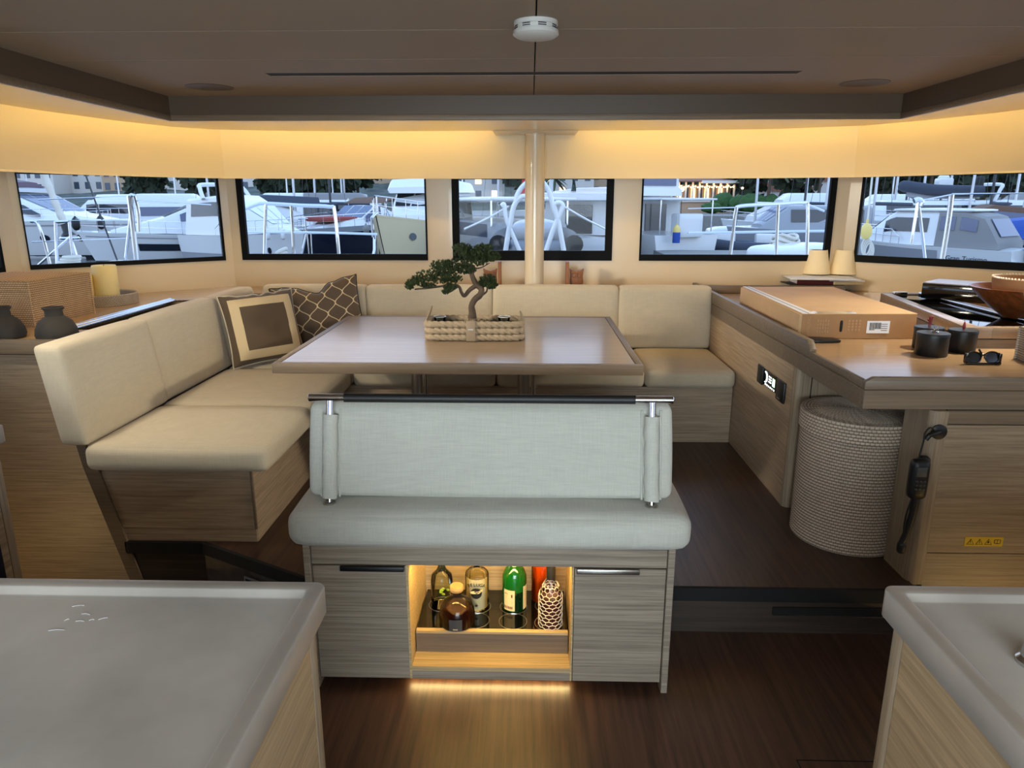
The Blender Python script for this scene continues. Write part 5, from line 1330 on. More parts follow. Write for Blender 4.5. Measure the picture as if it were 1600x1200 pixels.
def XU(u, y): return aty(u, 320, y).x
class Boat:
    def __init__(s, name, label, x, y, head, L, B, fs, fb, hull='boat_white', group=None, rake=.6, cat='boat'):
        s.L, s.B, s.fs, s.fb, s.rake = L, B, fs, fb, rake
        s.t = thing(name, label, cat, (x, y, WZ), R(head), group)
        bm = BM(); N = 18; hs = (-.35, 0, .12, .5, .9, 1.0); rows = []
        for i in range(N + 1):
            t = i / N; rows.append([[bm.verts.new(s.pt(t, h, sd)) for h in hs] for sd in (-1, 1)])
        for A, Bq in zip(rows, rows[1:]):
            for k in (0, 1):
                for j in range(len(hs) - 1): bm.faces.new((A[k][j], Bq[k][j], Bq[k][j + 1], A[k][j + 1]))
        bm.faces.new([v for v in rows[0][0]] + [v for v in rows[0][1][::-1]])
        bmesh.ops.remove_doubles(bm, verts=bm.verts[:], dist=.002)
        mk('hull', bm, hull, s.t, local=True, ang=30)
        bm = BM(); pr = None
        for i in range(N + 1):
            t = i / N; a = s.pt(t, 1, -1); b = s.pt(t, 1, 1); dz = Vector((0, 0, -.05)); cur = [bm.verts.new(a + dz), bm.verts.new((a + b) / 2 + Vector((0, 0, .05))), bm.verts.new(b + dz)]
            if pr: bm.faces.new((pr[0], cur[0], cur[1], pr[1])); bm.faces.new((pr[1], cur[1], cur[2], pr[2]))
            pr = cur
        mk('deck', bm, 'boat_white', s.t, local=True)
        mk('bottom_paint', s.patch(0, 1, -.3, .09, .012, both=True), 'antifoul', s.t, local=True)
    def hb(s, t): return s.B / 2 * max(0.012, (1 - max(0, (t - .42) / .58) ** 2.3)) * (1 - .10 * max(0, .3 - t))
    def sheer(s, t): return s.fs + (s.fb - s.fs) * t ** 2
    def pt(s, t, h, side, off=0):
        hb = s.hb(t); k = (.84 - .42 * t ** 2.5); hh = max(h, -.2)
        w_ = hb * (k + (1 - k) * min(1, max(0, hh)) ** .8) if h >= 0 else hb * k * (1 + h * 1.2)
        return Vector((-s.L / 2 + s.L * t + s.rake * (h - 1) * t ** 5, side * (w_ + off), h * s.sheer(t)))
    def patch(s, t0, t1, h0, h1, off=.015, both=False, side=1, n=12):
        bm = BM()
        for sd in ((-1, 1) if both else (side,)):
            A, Bq = [], []
            for i in range(n + 1):
                t = t0 + (t1 - t0) * i / n; A.append(bm.verts.new(s.pt(t, h0, sd, off))); Bq.append(bm.verts.new(s.pt(t, h1, sd, off)))
            for i in range(n): bm.faces.new((A[i], A[i + 1], Bq[i + 1], Bq[i]))
        return bm
    def stripe(s, name, t0, t1, h0, h1, mat): mk(name, s.patch(t0, t1, h0, h1, .015, True), mat, s.t, local=True)
    def port(s, t, h, rt, rh, mat='boat_glass'):
        for sd in (-1, 1):
            bm = BM(); bm.faces.new([bm.verts.new(s.pt(t + rt * math.cos(2 * PI * i / 16), h + rh * math.sin(2 * PI * i / 16), sd, .02)) for i in range(16)])
            mk('porthole', bm, mat, s.t, local=True)
    def cabin(s, name, S, mat='boat_white', bev=.06):
        """S: (x, half width low, half width high, z low, z high)"""
        bm = BM(); rows = []
        for (x, a, b, z0, z1) in S:
            r = min(bev * 1.5, (z1 - z0) * .4, b * .4)
            rows.append([bm.verts.new(p) for p in ((x, -a, z0), (x, -b, z1 - r), (x, -b + r, z1), (x, 0, z1 + r * .35), (x, b - r, z1), (x, b, z1 - r), (x, a, z0))])
        for A, Bq in zip(rows, rows[1:]):
            for k in range(6): bm.faces.new((A[k], Bq[k], Bq[k + 1], A[k + 1]))
            bm.faces.new((A[6], Bq[6], Bq[0], A[0]))
        bm.faces.new(rows[0][::-1]); bm.faces.new(rows[-1])
        mk(name, bm, mat, s.t, local=True, ang=35); s.S = S
    def sec(s, x):
        S = s.S
        for P, Q in zip(S, S[1:]):
            lo, hi = sorted((P[0], Q[0]))
            if lo - 1e-6 <= x <= hi + 1e-6:
                f = (x - P[0]) / (Q[0] - P[0]) if abs(Q[0] - P[0]) > 1e-6 else 0
                return [P[k] + (Q[k] - P[k]) * f for k in range(5)]
        return list(S[0] if abs(x - S[0][0]) < abs(x - S[-1][0]) else S[-1])
    def side_window(s, x0, x1, f0, f1, mat='boat_glass', n=8, off=.02, taper=0):
        for sd in (-1, 1):
            bm = BM(); A, Bq = [], []
            for i in range(n + 1):
                x = x0 + (x1 - x0) * i / n; q = s.sec(x); fa = f0 + (f1 - f0) * 0; fb_ = f1 - taper * (f1 - f0) * max(0, (i / n - .5) * 2)
                for arr, f in ((A, fa), (Bq, fb_)): arr.append(bm.verts.new((x, sd * (q[1] + (q[2] - q[1]) * f + off), q[3] + (q[4] - q[3]) * f)))
            for i in range(n): bm.faces.new((A[i], A[i + 1], Bq[i + 1], Bq[i]))
            mk('side_window', bm, mat, s.t, local=True)
    def windshield(s, xb, xt, k=.86, mat='boat_blueglass', off=.03, panes=3):
        qb, qt = s.sec(xb), s.sec(xt)
        for i in range(panes):
            f0, f1 = -1 + 2 * i / panes + .03, -1 + 2 * (i + 1) / panes - .03
            d = Vector((xb - xt, 0, 0)); n = Vector((qt[4] - qb[4], 0, xb - xt)).normalized() * off
            if n.z < 0: n = -n
            P = [Vector((xb, f0 * qb[2] * k, qb[4])), Vector((xb, f1 * qb[2] * k, qb[4])), Vector((xt, f1 * qt[2] * k, qt[4])), Vector((xt, f0 * qt[2] * k, qt[4]))]
            bm = BM(); bm.faces.new([bm.verts.new(p + n) for p in P]); mk('windshield_pane', bm, mat, s.t, local=True)
    def rail(s, t0=.45, t1=.985, h=.55, n=9):
        bm = BM()
        for sd in (-1, 1):
            P = [s.pt(t0 + (t1 - t0) * i / n, 1, sd, -.08) for i in range(n + 1)]
            top = [p + Vector((0, 0, h * (1 if i else .5))) for i, p in enumerate(P)]
            tube(bm, top, .016, 5); tube(bm, [p + Vector((0, 0, h * .5)) for p in P], .009, 4)
            for i in range(0, n + 1, 1): tube(bm, [P[i], top[i]], .012, 4)
        a = s.pt(t1, 1, -1, -.08); b = s.pt(t1, 1, 1, -.08); z = Vector((0, 0, h)); tube(bm, [a + z, (a + b) / 2 + z + Vector((.15, 0, 0)), b + z], .016, 5)
        mk('guard_rail', bm, 'steel', s.t, local=True)
    def add(s, name, bm, mat, **k): return mk(name, bm, mat, s.t, local=True, **k)
    def arch(s, x, w_, z0, z1, name='radar_arch', mat='boat_white', r=.09, lean=-.5):
        s.add(name, tube(BM(), smooth_pts([(x, -w_, z0), (x + lean * .6, -w_ * .92, z0 + (z1 - z0) * .7), (x + lean, -w_ * .7, z1), (x + lean, w_ * .7, z1), (x + lean * .6, w_ * .92, z0 + (z1 - z0) * .7), (x, w_, z0)], 4), r, 8), mat)
    def mast(s, x, z0, z1, r=.03, mat='boat_white', dome=False):
        s.add('antenna_mast', tube(BM(), [(x, 0, z0), (x, 0, z1)], r, 6), mat)
        if dome: s.add('radar_dome', lathe(BM(), [(0, 0), (.28, .02), (.30, .12), (.22, .22), (0, .26)], (x, 0, z1), 20), 'boat_white')
def fender(x, y, z, l, r, mat, label, grp=None):
    t = thing('fender', label, 'fender', (x, y, z), 0, grp)
    mk('fender_body', lathe(BM(), [(0, -l / 2), (r * .6, -l / 2 + r * .25), (r, -l / 2 + r * .9), (r, l / 2 - r * .9), (r * .55, l / 2 - r * .2), (r * .25, l / 2), (r * .25, l / 2 + .04), (0, l / 2 + .04)], (x, y, z), 18), mat, t)
    mk('fender_line', tube(BM(), [(x, y, z + l / 2), (x, y + .02, z + l / 2 + .55)], .012, 5), 'rope_white', t)

# --- window 1
b = Boat('motor_yacht', 'big white yacht with oval portholes and plum canvas top, leftmost window', -26.2, 36.5, -12, 15, 4.6, 1.75, 1.85)
b.cabin('saloon', [(-6.8, 1.9, 1.6, 1.6, 3.15), (-1, 1.95, 1.6, 1.6, 3.2), (1.2, 1.8, 1.4, 1.65, 3.1), (3.6, 1.5, 1.1, 1.7, 2.15), (6.0, .8, .5, 1.75, 1.85)])
b.side_window(-6.4, .6, .45, .88); b.side_window(1.3, 3.0, .45, .8, taper=.6); b.windshield(3.4, 1.4)
b.cabin('flybridge', [(-6.5, 1.5, 1.45, 3.15, 3.45), (.2, 1.5, 1.35, 3.2, 3.5), (1.4, 1.2, 1.0, 3.15, 3.3)]); b.cabin('canvas_top', [(-6, 1.4, 1.0, 3.45, 3.75), (-2, 1.4, 1.1, 3.5, 4.0), (1, 1.2, .7, 3.4, 3.62)], 'canvas_plum')
for t_, rt in ((.60, .018), (.72, .016), (.83, .015)): b.port(t_, .55, rt if t_ != .60 else .045, .09)
b.rail(.4); b.stripe('rubbing_strake', 0, .98, .86, .90, 'boat_grey'); b.arch(-4.2, 1.5, 3.4, 4.3)
b = Boat('motor_yacht', 'white yacht with slit hull window and blue windshield, leftmost window', -15.3, 34.4, 212, 11, 3.6, 1.15, 1.42)
b.cabin('coachroof', [(4.2, .5, .3, 1.35, 1.45), (2.6, 1.1, .9, 1.3, 1.85), (2.1, 1.2, 1.0, 1.3, 1.98), (.7, 1.45, 1.15, 1.25, 2.58), (-2.6, 1.5, 1.2, 1.2, 2.62), (-4.0, 1.45, 1.25, 1.2, 2.2)])
b.windshield(2.0, .85); b.side_window(1.4, -2.2, .52, .86, 'boat_blueglass'); b.rail(.45); b.stripe('rubbing_strake', 0, .98, .84, .88, 'boat_grey')
b.add('hull_window', b.patch(.62, .80, .42, .66, .02, True), 'boat_glass'); b.cabin('sprayhood', [(-.5, 1.2, 1.0, 2.6, 2.75), (-2.5, 1.3, 1.1, 2.6, 3.0), (-5, 1.3, 1.1, 2.5, 2.9)], 'canvas_dark'); b.mast(-1.2, 2.8, 3.9, .05)
for (u, v, y, lab) in ((118.5, 350, 33.2, 'black fender on the big yacht, left one of the pair in the leftmost window'), (157.5, 348, 32.6, 'black fender on the big yacht, right one of the pair beside the thin dark stay')):
    p = aty(u, v, y); fender(p.x, p.y, p.z, .62, .17, 'rubber', lab)
p = aty(311, 367, 32.0); fender(p.x, p.y, p.z, .55, .11, 'fender_white', 'white cylindrical fender at the side of the blue-windshield yacht')
fs = thing('furled_headsail', 'rolled white headsail slanting across the leftmost window', 'sail', aty(104, 360, 9))
s = [aty(66, 262, 9), aty(78, 295, 9), aty(92, 330, 9), aty(101, 350, 9)]
bm = BM(); sp_ = smooth_pts(s, 8); tube(bm, sp_, [.042 + .004 * math.sin(i * 1.1) for i in range(len(sp_))], 12); mk('sail_roll', bm, 'rope_white', fs)
mk('furler_drum', tube(BM(), [aty(101, 350, 9), aty(105, 362, 9), aty(107, 368, 9)], [.05, .05, .09], 14), 'black_satin', fs)
mk('drum_ring', lathe(BM(), [(.10, -.02), (.12, 0), (.10, .02)], aty(109, 372, 9), 20), 'steel', fs)
mk('forestay_chain', tube(BM(), [aty(108, 370, 9), aty(114, 385, 9), aty(122, 412, 9)], .03, 8), 'steel', fs)
bm = tube(BM(), [aty(132, 268, 9.5), aty(150, 318, 9.5), aty(184, 409, 9.5)], .011, 6)
tag(mk('rigging_stay', bm, 'mast_dark', None, origin=aty(184, 409, 9.5)), 'thin dark stay slanting down the leftmost window past the fenders', 'stay')
# own foredeck and its stainless rails
bm = prism(BM(), [(-5.6, 6.0, .45), (5.6, 6.0, .45), (5.6, 9.6, .45), (-5.6, 9.6, .45)], (0, 0, .39))
mk('foredeck', bm, 'boat_white', kind='structure', bevel=.05)
def at_y(pts, y): return [aty(u, v, y) for u, v in pts]
def railset(name, label, tubes, y, foot):
    t = thing(name, label, 'railing', foot)
    for nm, pts, r in tubes:
        pts = [(u, v + 11 if v >= 395 else v) for u, v in pts]
        mk(nm, tube(BM(), smooth_pts(at_y(pts, y), 5) if len(pts) > 2 else at_y(pts, y), r, 8), 'steel', t)
railset('bow_rail', 'bent steel deck rail in the leftmost window', [('rail_loop', [(48, 346), (56, 347), (62, 356), (70, 380), (80, 410)], .018), ('post', [(87, 346), (90, 412)], .02), ('top_bar', [(86, 347), (108, 346)], .018), ('post', [(108, 346), (116, 410)], .016), ('wire', [(50, 378), (200, 372)], .006), ('wire', [(50, 345), (205, 344)], .005), ('brace', [(52, 410), (110, 370)], .014)], 8.3, (-5.0, 8.3, .67))
railset('bow_rail', 'tall steel pulpit posts joined at the top, right part of the leftmost window', [('post', [(202, 306), (206, 340), (215, 412)], .030), ('post', [(207, 308), (203, 345), (194, 412)], .018), ('post', [(210, 306), (216, 330), (218, 362)], .022), ('top_loop', [(202, 308), (205, 305), (211, 307)], .022), ('wire', [(207, 312), (330, 320)], .006), ('wire', [(205, 306), (60, 312)], .006)], 8.3, (-4.3, 8.3, .67))
p = aty(103, 411, 8.2); bm = BM()
for k in range(5): tube(bm, [(p.x + .13 * math.cos(2 * PI * i / 20) * (1 - .1 * k) + .02 * k, p.y + .10 * math.sin(2 * PI * i / 20), .86 + .03 * k) for i in range(20)], .018, 6, closed=True)
tag(mk('rope_coil', bm, 'rope_white', None, origin=(p.x, p.y, .67)), 'coiled white rope on the foredeck, low in the leftmost window', 'rope')
# --- window 2
b = Boat('motor_yacht', 'white and grey yacht with two white fenders, at the left of the second window', -11.9, 31.0, -32, 6.8, 3.0, 1.3, 1.5, 'boat_grey')
b.stripe('white_topside', 0, .985, .42, .99, 'boat_white'); b.cabin('superstructure', [(-3, 1.3, 1.1, 1.3, 2.8), (-.8, 1.3, 1.1, 1.3, 2.95), (.5, 1.2, .9, 1.35, 2.5), (1.9, .8, .5, 1.45, 1.75), (2.6, .4, .3, 1.5, 1.55)])
b.windshield(1.8, .6, mat='boat_white'); b.side_window(-2.6, .4, .5, .85); b.rail(.4); b.arch(-1.6, 1.2, 2.8, 3.4); b.port(.80, .52, .012, .10)
for u in (418.5, 442.0):
    p = aty(u, 366, 28.6); fender(p.x, p.y, p.z, .45, .085, 'fender_white', ('left' if u < 430 else 'right') + ' one of two small white fenders on the white and grey yacht')
b = Boat('motor_boat', 'dark navy motor boat with a red sun pad and brown bimini, in the second window', -8.2, 36.6, 233, 9.8, 3.6, 1.75, 1.42, 'boat_navy')
b.stripe('gunwale', 0, .99, .84, 1.0, 'boat_grey'); b.cabin('coachroof', [(3.6, .5, .3, 1.4, 1.5), (2.3, 1.2, 1.0, 1.5, 1.8), (1.3, 1.35, 1.15, 1.55, 1.95), (.5, 1.4, 1.2, 1.6, 2.5), (.2, 1.4, 1.2, 1.6, 2.5)])
b.windshield(1.3, .52, .95); b.side_window(1.2, .25, .4, .95, 'boat_blueglass'); b.add('sun_pad', cushion(BM(), 1.4, 3.1, -.95, .95, 1.78, 2.0, .08, (0, 0, .03), 8), 'sunpad_red'); b.rail(.35)
b.add('bimini', prism(BM(), [(.3, -1.5, 2.62), (-.5, -1.5, 2.9), (-1.7, -1.5, 2.95), (-2.5, -1.5, 2.75), (-2.45, -1.5, 2.68), (-1.7, -1.5, 2.86), (-.5, -1.5, 2.82)], (0, 3.0, 0)), 'canvas_brown')
bm = BM()
for xx in (.1, -2.4):
    for yy in (-1.45, 1.45): tube(bm, [(xx, yy, 1.6), (xx - .1, yy, 2.85)], .03, 6)
b.add('bimini_frame', bm, 'steel')
p = aty(572, 358, 31.8); fender(p.x, p.y, p.z, .40, .14, 'canvas_grey', 'dark round fender on the navy hull')
b = Boat('trawler', 'cream hulled trawler with an anchor at its stem, second window', -3.96, 27.7, 257, 9, 3.2, 1.7, 2.3, 'boat_cream', rake=1.0)
b.cabin('wheelhouse', [(1.1, 1.0, .9, 2.0, 2.2), (.5, 1.2, 1.1, 1.95, 2.75), (0, 1.25, 1.2, 1.9, 3.05), (-1.8, 1.3, 1.2, 1.7, 3.1)]); b.windshield(.75, .12, .95, 'boat_glass'); b.side_window(-.1, -1.7, .35, .85)
b.cabin('flybridge', [(.8, 1.1, 1.2, 3.0, 3.2), (.4, 1.35, 1.25, 3.02, 3.5), (-1.9, 1.35, 1.25, 3.05, 3.4)]); b.add('hardtop', cushion(BM(), -1.9, -.3, -1.0, 1.0, 3.95, 4.05, .05, (0, 0, .03), 6), 'boat_white')
bm = BM()
for xx in (-1.7, -.5):
    for yy in (-.9, .9): tube(bm, [(xx, yy, 3.3), (xx, yy, 4.0)], .03, 6)
b.add('hardtop_post', bm, 'steel'); b.rail(.5, .985, .6); b.mast(-.4, 3.4, 3.8, .05); b.port(.86, .72, .018, .06, 'steel')
b.add('anchor', prism(BM(), [(4.52, -.05, 1.75), (4.66, -.05, 1.75), (4.72, -.05, 1.2), (4.95, -.05, .85), (4.55, -.05, .65), (4.45, -.05, 1.1)], (0, .10, 0)), 'steel', bevel=.02)
bm = BM(); tube(bm, [(4.4, 0, 2.35), (4.8, 0, 2.2), (4.75, 0, 1.6)], .05, 8); b.add('bow_roller', bm, 'steel')
b = Boat('dinghy', 'small white boat whose bow peeks up under the cream trawler', -2.45, 13.6, 262, 4, 1.8, 1.45, 1.60)
b.add('bow_line', tube(BM(), [(1.6, 0, 1.62), (2.4, 1.9, 1.75)], .02, 6), 'mast_dark')
railset('bow_rail', 'long steel bow rail with bent end across the second window', [('top_rail', [(384, 326), (400, 320), (414, 318), (470, 321), (515, 323), (523, 332), (531, 402)], .021), ('post', [(415, 318), (413, 402)], .020), ('post', [(455, 321), (460, 402)], .020), ('mid_rail', [(386, 363), (460, 363), (527, 364), (590, 366)], .013), ('brace', [(478, 366), (467, 402)], .010), ('wire', [(480, 365), (484, 402)], .007), ('wire', [(486, 365), (488, 402)], .007)], 8.3, (-2.9, 8.3, .67))
p = aty(432, 398, 8.2); bm = BM()
for k in range(5): tube(bm, [(p.x + .10 * math.cos(2 * PI * i / 20) * (1 - .12 * k) + .015 * k, p.y + .08 * math.sin(2 * PI * i / 20), .87 + .045 * k + .03 * math.cos(2 * PI * i / 20)) for i in range(20)], .020, 6, closed=True)
tag(mk('rope_coil', bm, 'rope_white', None, origin=(p.x, p.y, .67)), 'heap of white rope hung at the rail foot in the second window', 'rope')
# --- window 3: davit frame with tender
ty = 15.0
dv_ = thing('davit_frame', 'pair of white tube davit arches behind the support post', 'davit', (.1, ty, WZ))
for nm, pts, r in (('arch_tube', [(790, 392), (797, 350), (805, 318), (822, 308), (835, 345), (838, 392)], .055), ('arch_tube', [(881, 392), (872, 345), (866, 322), (874, 317), (879, 325), (866, 355), (853, 392)], .055), ('arch_tube', [(806, 318), (808, 305), (818, 290), (834, 280), (846, 283), (858, 300), (866, 330)], .05), ('arch_tube', [(783, 322), (788, 320), (792, 345), (812, 392)], .045), ('stay_tube', [(795, 322), (760, 342), (725, 358)], .02), ('stay_tube', [(880, 322), (915, 342), (946, 358)], .02)):
    mk(nm, tube(BM(), smooth_pts(at_y(pts, ty), 6), r, 10), 'boat_white', dv_)
td = thing('tender', 'dark grey inflatable tender hanging in the davit arches', 'tender', (.1, ty + .9, .3))
cx_ = XU(838, ty + .6); 
mk('hull_shell', cushion(BM(), cx_ - .62, cx_ + .62, ty + .4, ty + 2.6, .35, .82, .2, (0, .05, .05), 10), 'rib_grey', td)
mk('console_cover', cushion(BM(), cx_ - .55, cx_ + .55, ty + .5, ty + 2.0, .75, 1.14, .15, (0, .05, .10), 8), 'boat_grey', td)
for s_ in (-1, 1): mk('side_tube', tube(BM(), [(cx_ + s_ * .80, ty + .3, .72), (cx_ + s_ * .80, ty + 2.4, .76), (cx_ + s_ * .5, ty + 3.2, .85)], .20, 14), 'rubber', td, label='black rubber tube end')
b = Boat('motor_yacht', 'white yacht with a long flat awning roof, at the left of the middle window', XU(742, 27), 28.5, 120, 9, 3.2, 1.5, 1.7, 'boat_grey')
b.cabin('cockpit_sides', [(-4.2, 1.4, 1.4, 1.4, 2.0), (1.0, 1.4, 1.3, 1.4, 2.1), (2.4, 1, .7, 1.5, 1.8)], 'boat_grey'); b.side_window(-3.6, .8, .2, .9, 'canvas_dark'); b.add('awning_roof', cushion(BM(), -4.4, 1.6, -1.7, 1.7, 2.72, 2.84, .05, (0, 0, .04), 6), 'boat_white')
bm = BM()
for xx in (-4.1, -1.3, 1.2):
    for yy in (-1.5, 1.5): tube(bm, [(xx, yy, 1.9), (xx, yy, 2.75)], .035, 6)
b.add('awning_post', bm, 'steel'); b.add('flag', prism(BM(), [(-3.9, 0, 3.0), (-3.5, 0, 2.95), (-3.6, 0, 3.7), (-3.8, 0, 3.75)], (0, .03, 0)), 'flag_red')
b = Boat('motor_yacht', 'white flybridge yacht with stern steps, at the right of the middle window', XU(940, 31), 32.5, 72, 9.6, 3.3, 1.35, 1.8)
b.cabin('saloon', [(-3.4, 1.5, 1.4, 1.4, 2.75), (1.2, 1.5, 1.35, 1.4, 2.8), (2.6, 1.2, .9, 1.5, 2.0)]); b.side_window(-3, 1.2, .42, .85); b.windshield(2.5, 1.3)
b.cabin('flybridge', [(-4.4, 1.5, 1.5, 2.75, 3.0), (.6, 1.5, 1.3, 2.8, 3.3), (1.4, 1.1, .9, 2.8, 2.95)]); b.add('fly_canvas', cushion(BM(), -3.2, -.4, -1.2, 1.2, 3.7, 3.95, .10, (0, 0, .05), 6), 'boat_white'); b.arch(-3.0, 1.3, 3.0, 3.8)
b.add('saloon_door', bx(-3.46, -3.40, -.55, .55, 1.45, 2.6), 'boat_glass')
for k in range(4): b.add('stern_step', bx(-5.0 + .18 * k, -4.8 + .18 * k, -.4 + 1.3, .4 + 1.3, .5 + .25 * k, .55 + .25 * k), 'teak')
b.rail(.4)
pr_ = thing('parasol', 'closed dark parasol above the flybridge yacht in the middle window', 'parasol', (XU(896, 30), 30, 0))
q = aty(896, 310, 30); mk('folded_canopy', lathe(BM(), [(0, .75), (.05, .70), (.20, -.25), (.24, -.45), (.06, -.42)], q, 14), 'dark_green', pr_); mk('pole', tube(BM(), [(q.x, q.y, -.3), (q.x, q.y, q.z + .5)], .03, 8), 'boat_grey', pr_)
# --- window 4
b = Boat('trawler', 'white fishing cruiser with an enclosed upper helm, at the left of the fourth window', XU(1003, 34), 35.5, 112, 8.6, 3.3, 1.3, 2.0)
b.cabin('deckhouse', [(-1.6, 1.4, 1.35, 1.3, 2.9), (1.9, 1.4, 1.3, 1.4, 2.95), (2.9, 1.2, 1.0, 1.5, 2.2)]); b.side_window(-1.2, 1.9, .45, .85, 'boat_blueglass'); b.windshield(2.8, 2.0); b.add('aft_door', bx(-1.66, -1.60, -.6, .5, 1.35, 2.6), 'boat_glass')
b.cabin('upper_helm', [(-1.8, 1.3, 1.3, 2.95, 3.3), (1.4, 1.3, 1.2, 2.95, 3.4)]); b.cabin('helm_canvas', [(-1.7, 1.2, 1.1, 3.3, 4.15), (.9, 1.2, 1.0, 3.4, 4.2), (1.3, 1.0, .8, 3.4, 3.7)], 'boat_white'); b.side_window(-1.5, .8, .15, .85, 'boat_blueglass')
b.add('helm_rear', bx(-1.74, -1.71, -1.0, 1.0, 3.4, 4.05), 'boat_blueglass'); b.add('aft_canopy', cushion(BM(), -4.4, -1.5, -1.4, 1.4, 2.75, 2.85, .04, (0, 0, .02), 6), 'boat_white')
bm = BM()
for yy in (-1.3, 1.3): tube(bm, [(-4.2, yy, 1.3), (-4.2, yy, 2.8)], .03, 6)
b.add('canopy_post', bm, 'steel'); b.add('bait_locker', cushion(BM(), -4.6, -3.9, -.6, .6, 1.2, 2.2, .08, (0, 0, 0), 6), 'boat_white'); b.rail(.5)
p = aty(1057, 366, 30.8); fender(p.x, p.y, p.z, .75, .15, 'fender_yellow', 'fender with a yellow top on the fishing cruiser'); 
mk('fender_sleeve', lathe(BM(), [(.155, -.36), (.16, -.3), (.16, .06), (.155, .08)], p, 18), 'canvas_blue', [o for o in COL.objects if o.get('label') == 'fender with a yellow top on the fishing cruiser'][0], label='blue cloth sleeve')
pt_ = thing('pontoon', 'grey concrete mooring pontoon in the fourth window', 'pontoon', (7.7, 30, WZ))
mk('deck_slab', bx(5.3, 10.6, 28.2, 31.2, -.72, -.42), 'concrete', pt_); mk('float_side', bx(5.4, 10.5, 28.3, 31.1, WZ - .2, -.72), 'pontoon_side', pt_)
def rib(name, label, x, y, head, L, mat):
    t = thing(name, label, 'inflatable boat', (x, y, WZ), R(head)); P = []
    pts = [(-L / 2, -.75, .55), (L * .1, -.78, .60), (L * .34, -.55, .72), (L * .5, 0, .85), (L * .34, .55, .72), (L * .1, .78, .60), (-L / 2, .75, .55)]
    mk('air_tube', tube(BM(), smooth_pts(pts, 6), .30, 12), mat, t, local=True); mk('floor_hull', prism(BM(), [(-L / 2, -.6, .15), (L * .3, -.5, .15), (L * .45, 0, .3), (L * .3, .5, .15), (-L / 2, .6, .15)], (0, 0, .25)), 'boat_grey', t, local=True)
    mk('seat_console', cushion(BM(), -L * .15, L * .05, -.35, .35, .4, 1.25, .08, (0, 0, 0), 5), 'boat_white', t, local=True); mk('engine', cushion(BM(), -L / 2 - .35, -L / 2 + .05, -.2, .2, .5, 1.35, .1, (0, 0, 0), 5), 'rubber', t, local=True)
    return t
rib('inflatable_boat', 'grey inflatable boat behind the pontoon, left of the steel rail', XU(1125, 35), 35, 176, 5.2, 'rib_grey')
rib('inflatable_boat', 'grey inflatable boat lying between the steel rail posts in the fourth window', XU(1195, 34), 34, 170, 6.0, 'canvas_dark')
b = Boat('motor_boat', 'grey boat with a dark cabin window, at the right end of the fourth window', XU(1262, 37), 37.5, 188, 8, 3.0, 1.2, 1.5, 'boat_grey')
b.cabin('deckhouse', [(-3, 1.2, 1.1, 1.2, 2.5), (1.2, 1.2, 1.0, 1.3, 2.5), (2.4, .9, .6, 1.35, 1.6)], 'boat_grey'); b.side_window(-2.6, 1.2, .35, .85); b.windshield(2.2, 1.3)
b = Boat('dinghy', 'small white covered dinghy with rope on it, low at the right of the fourth window', XU(1262, 16), 16.2, 205, 2.8, 1.3, 1.25, 1.4)
b.add('cover', cushion(BM(), -1.2, 1.1, -.55, .55, 1.35, 1.75, .15, (0, 0, .08), 8), 'boat_white')
bm = BM()
for k in range(6): tube(bm, [(.2 + .35 * math.cos(2 * PI * i / 18) * (1 - .1 * k), .25 * math.sin(2 * PI * i / 18) + .1 * (k % 2) - .3, 1.70 + .05 * k + .04 * math.cos(4 * PI * i / 18)) for i in range(18)], .035, 6, closed=True)
b.add('rope_heap', bm, 'rope_white')
railset('bow_rail', 'steel bow rail of three posts across the fourth window', [('top_rail', [(1140, 398), (1146, 360), (1150, 330), (1158, 322), (1215, 319), (1255, 317), (1262, 325), (1260, 398)], .021), ('post', [(1216, 319), (1212, 398)], .020), ('mid_rail', [(1075, 364), (1145, 363), (1212, 362), (1288, 361)], .014), ('wire', [(1075, 326), (1150, 324)], .006), ('brace', [(1258, 318), (1288, 330)], .012)], 8.3, (2.6, 8.3, .67))
# --- window 5
b = Boat('cabin_cruiser', 'white cabin cruiser with grey canvas enclosure and outboard, rightmost window', XU(1462, 30), 30.5, 126, 7.6, 2.8, .95, 1.25)
b.cabin('cabin_shell', [(-1.0, 1.15, 1.0, 1.0, 2.30), (.8, 1.15, .95, 1.0, 2.32), (1.2, 1.1, .85, 1.05, 2.1), (2.0, .95, .65, 1.05, 1.5), (2.9, .5, .3, 1.1, 1.3)]); b.side_window(-.6, 1.2, .40, .82, 'boat_glass'); b.windshield(1.95, 1.2, .9, 'boat_glass')
b.cabin('canvas_enclosure', [(-3.2, 1.15, 1.1, .95, 1.25), (-2.6, 1.15, 1.0, .95, 2.15), (-1.9, 1.15, 1.0, .95, 2.34), (-.95, 1.16, 1.02, .95, 2.36)], 'canvas_grey'); b.side_window(-2.4, -1.8, .50, .85, 'boat_blueglass'); b.side_window(-1.6, -1.05, .48, .85, 'boat_blueglass')
b.add('rear_window', prism(BM(), [(-3.13, -.8, 1.42), (-3.13, .8, 1.42), (-2.70, .75, 2.06), (-2.70, -.75, 2.06)], (-.03, 0, .01)), 'boat_blueglass'); b.add('roof_edge', cushion(BM(), -2.2, .9, -1.02, 1.02, 2.32, 2.42, .045, (0, 0, .04), 8), 'boat_white')
b.add('side_panel', b.patch(.34, .78, .42, .86, .015, True), 'boat_grey'); b.rail(.55)
ob = b.add('outboard_motor', cushion(BM(), -4.25, -3.75, -.26, .26, .55, 1.45, .14, (.02, .02, .03), 8), 'rubber'); mk('motor_cowl', cushion(BM(), -4.27, -3.85, -.27, .27, .85, 1.2, .10, (0, 0, 0), 6), 'boat_white', ob, local=True)
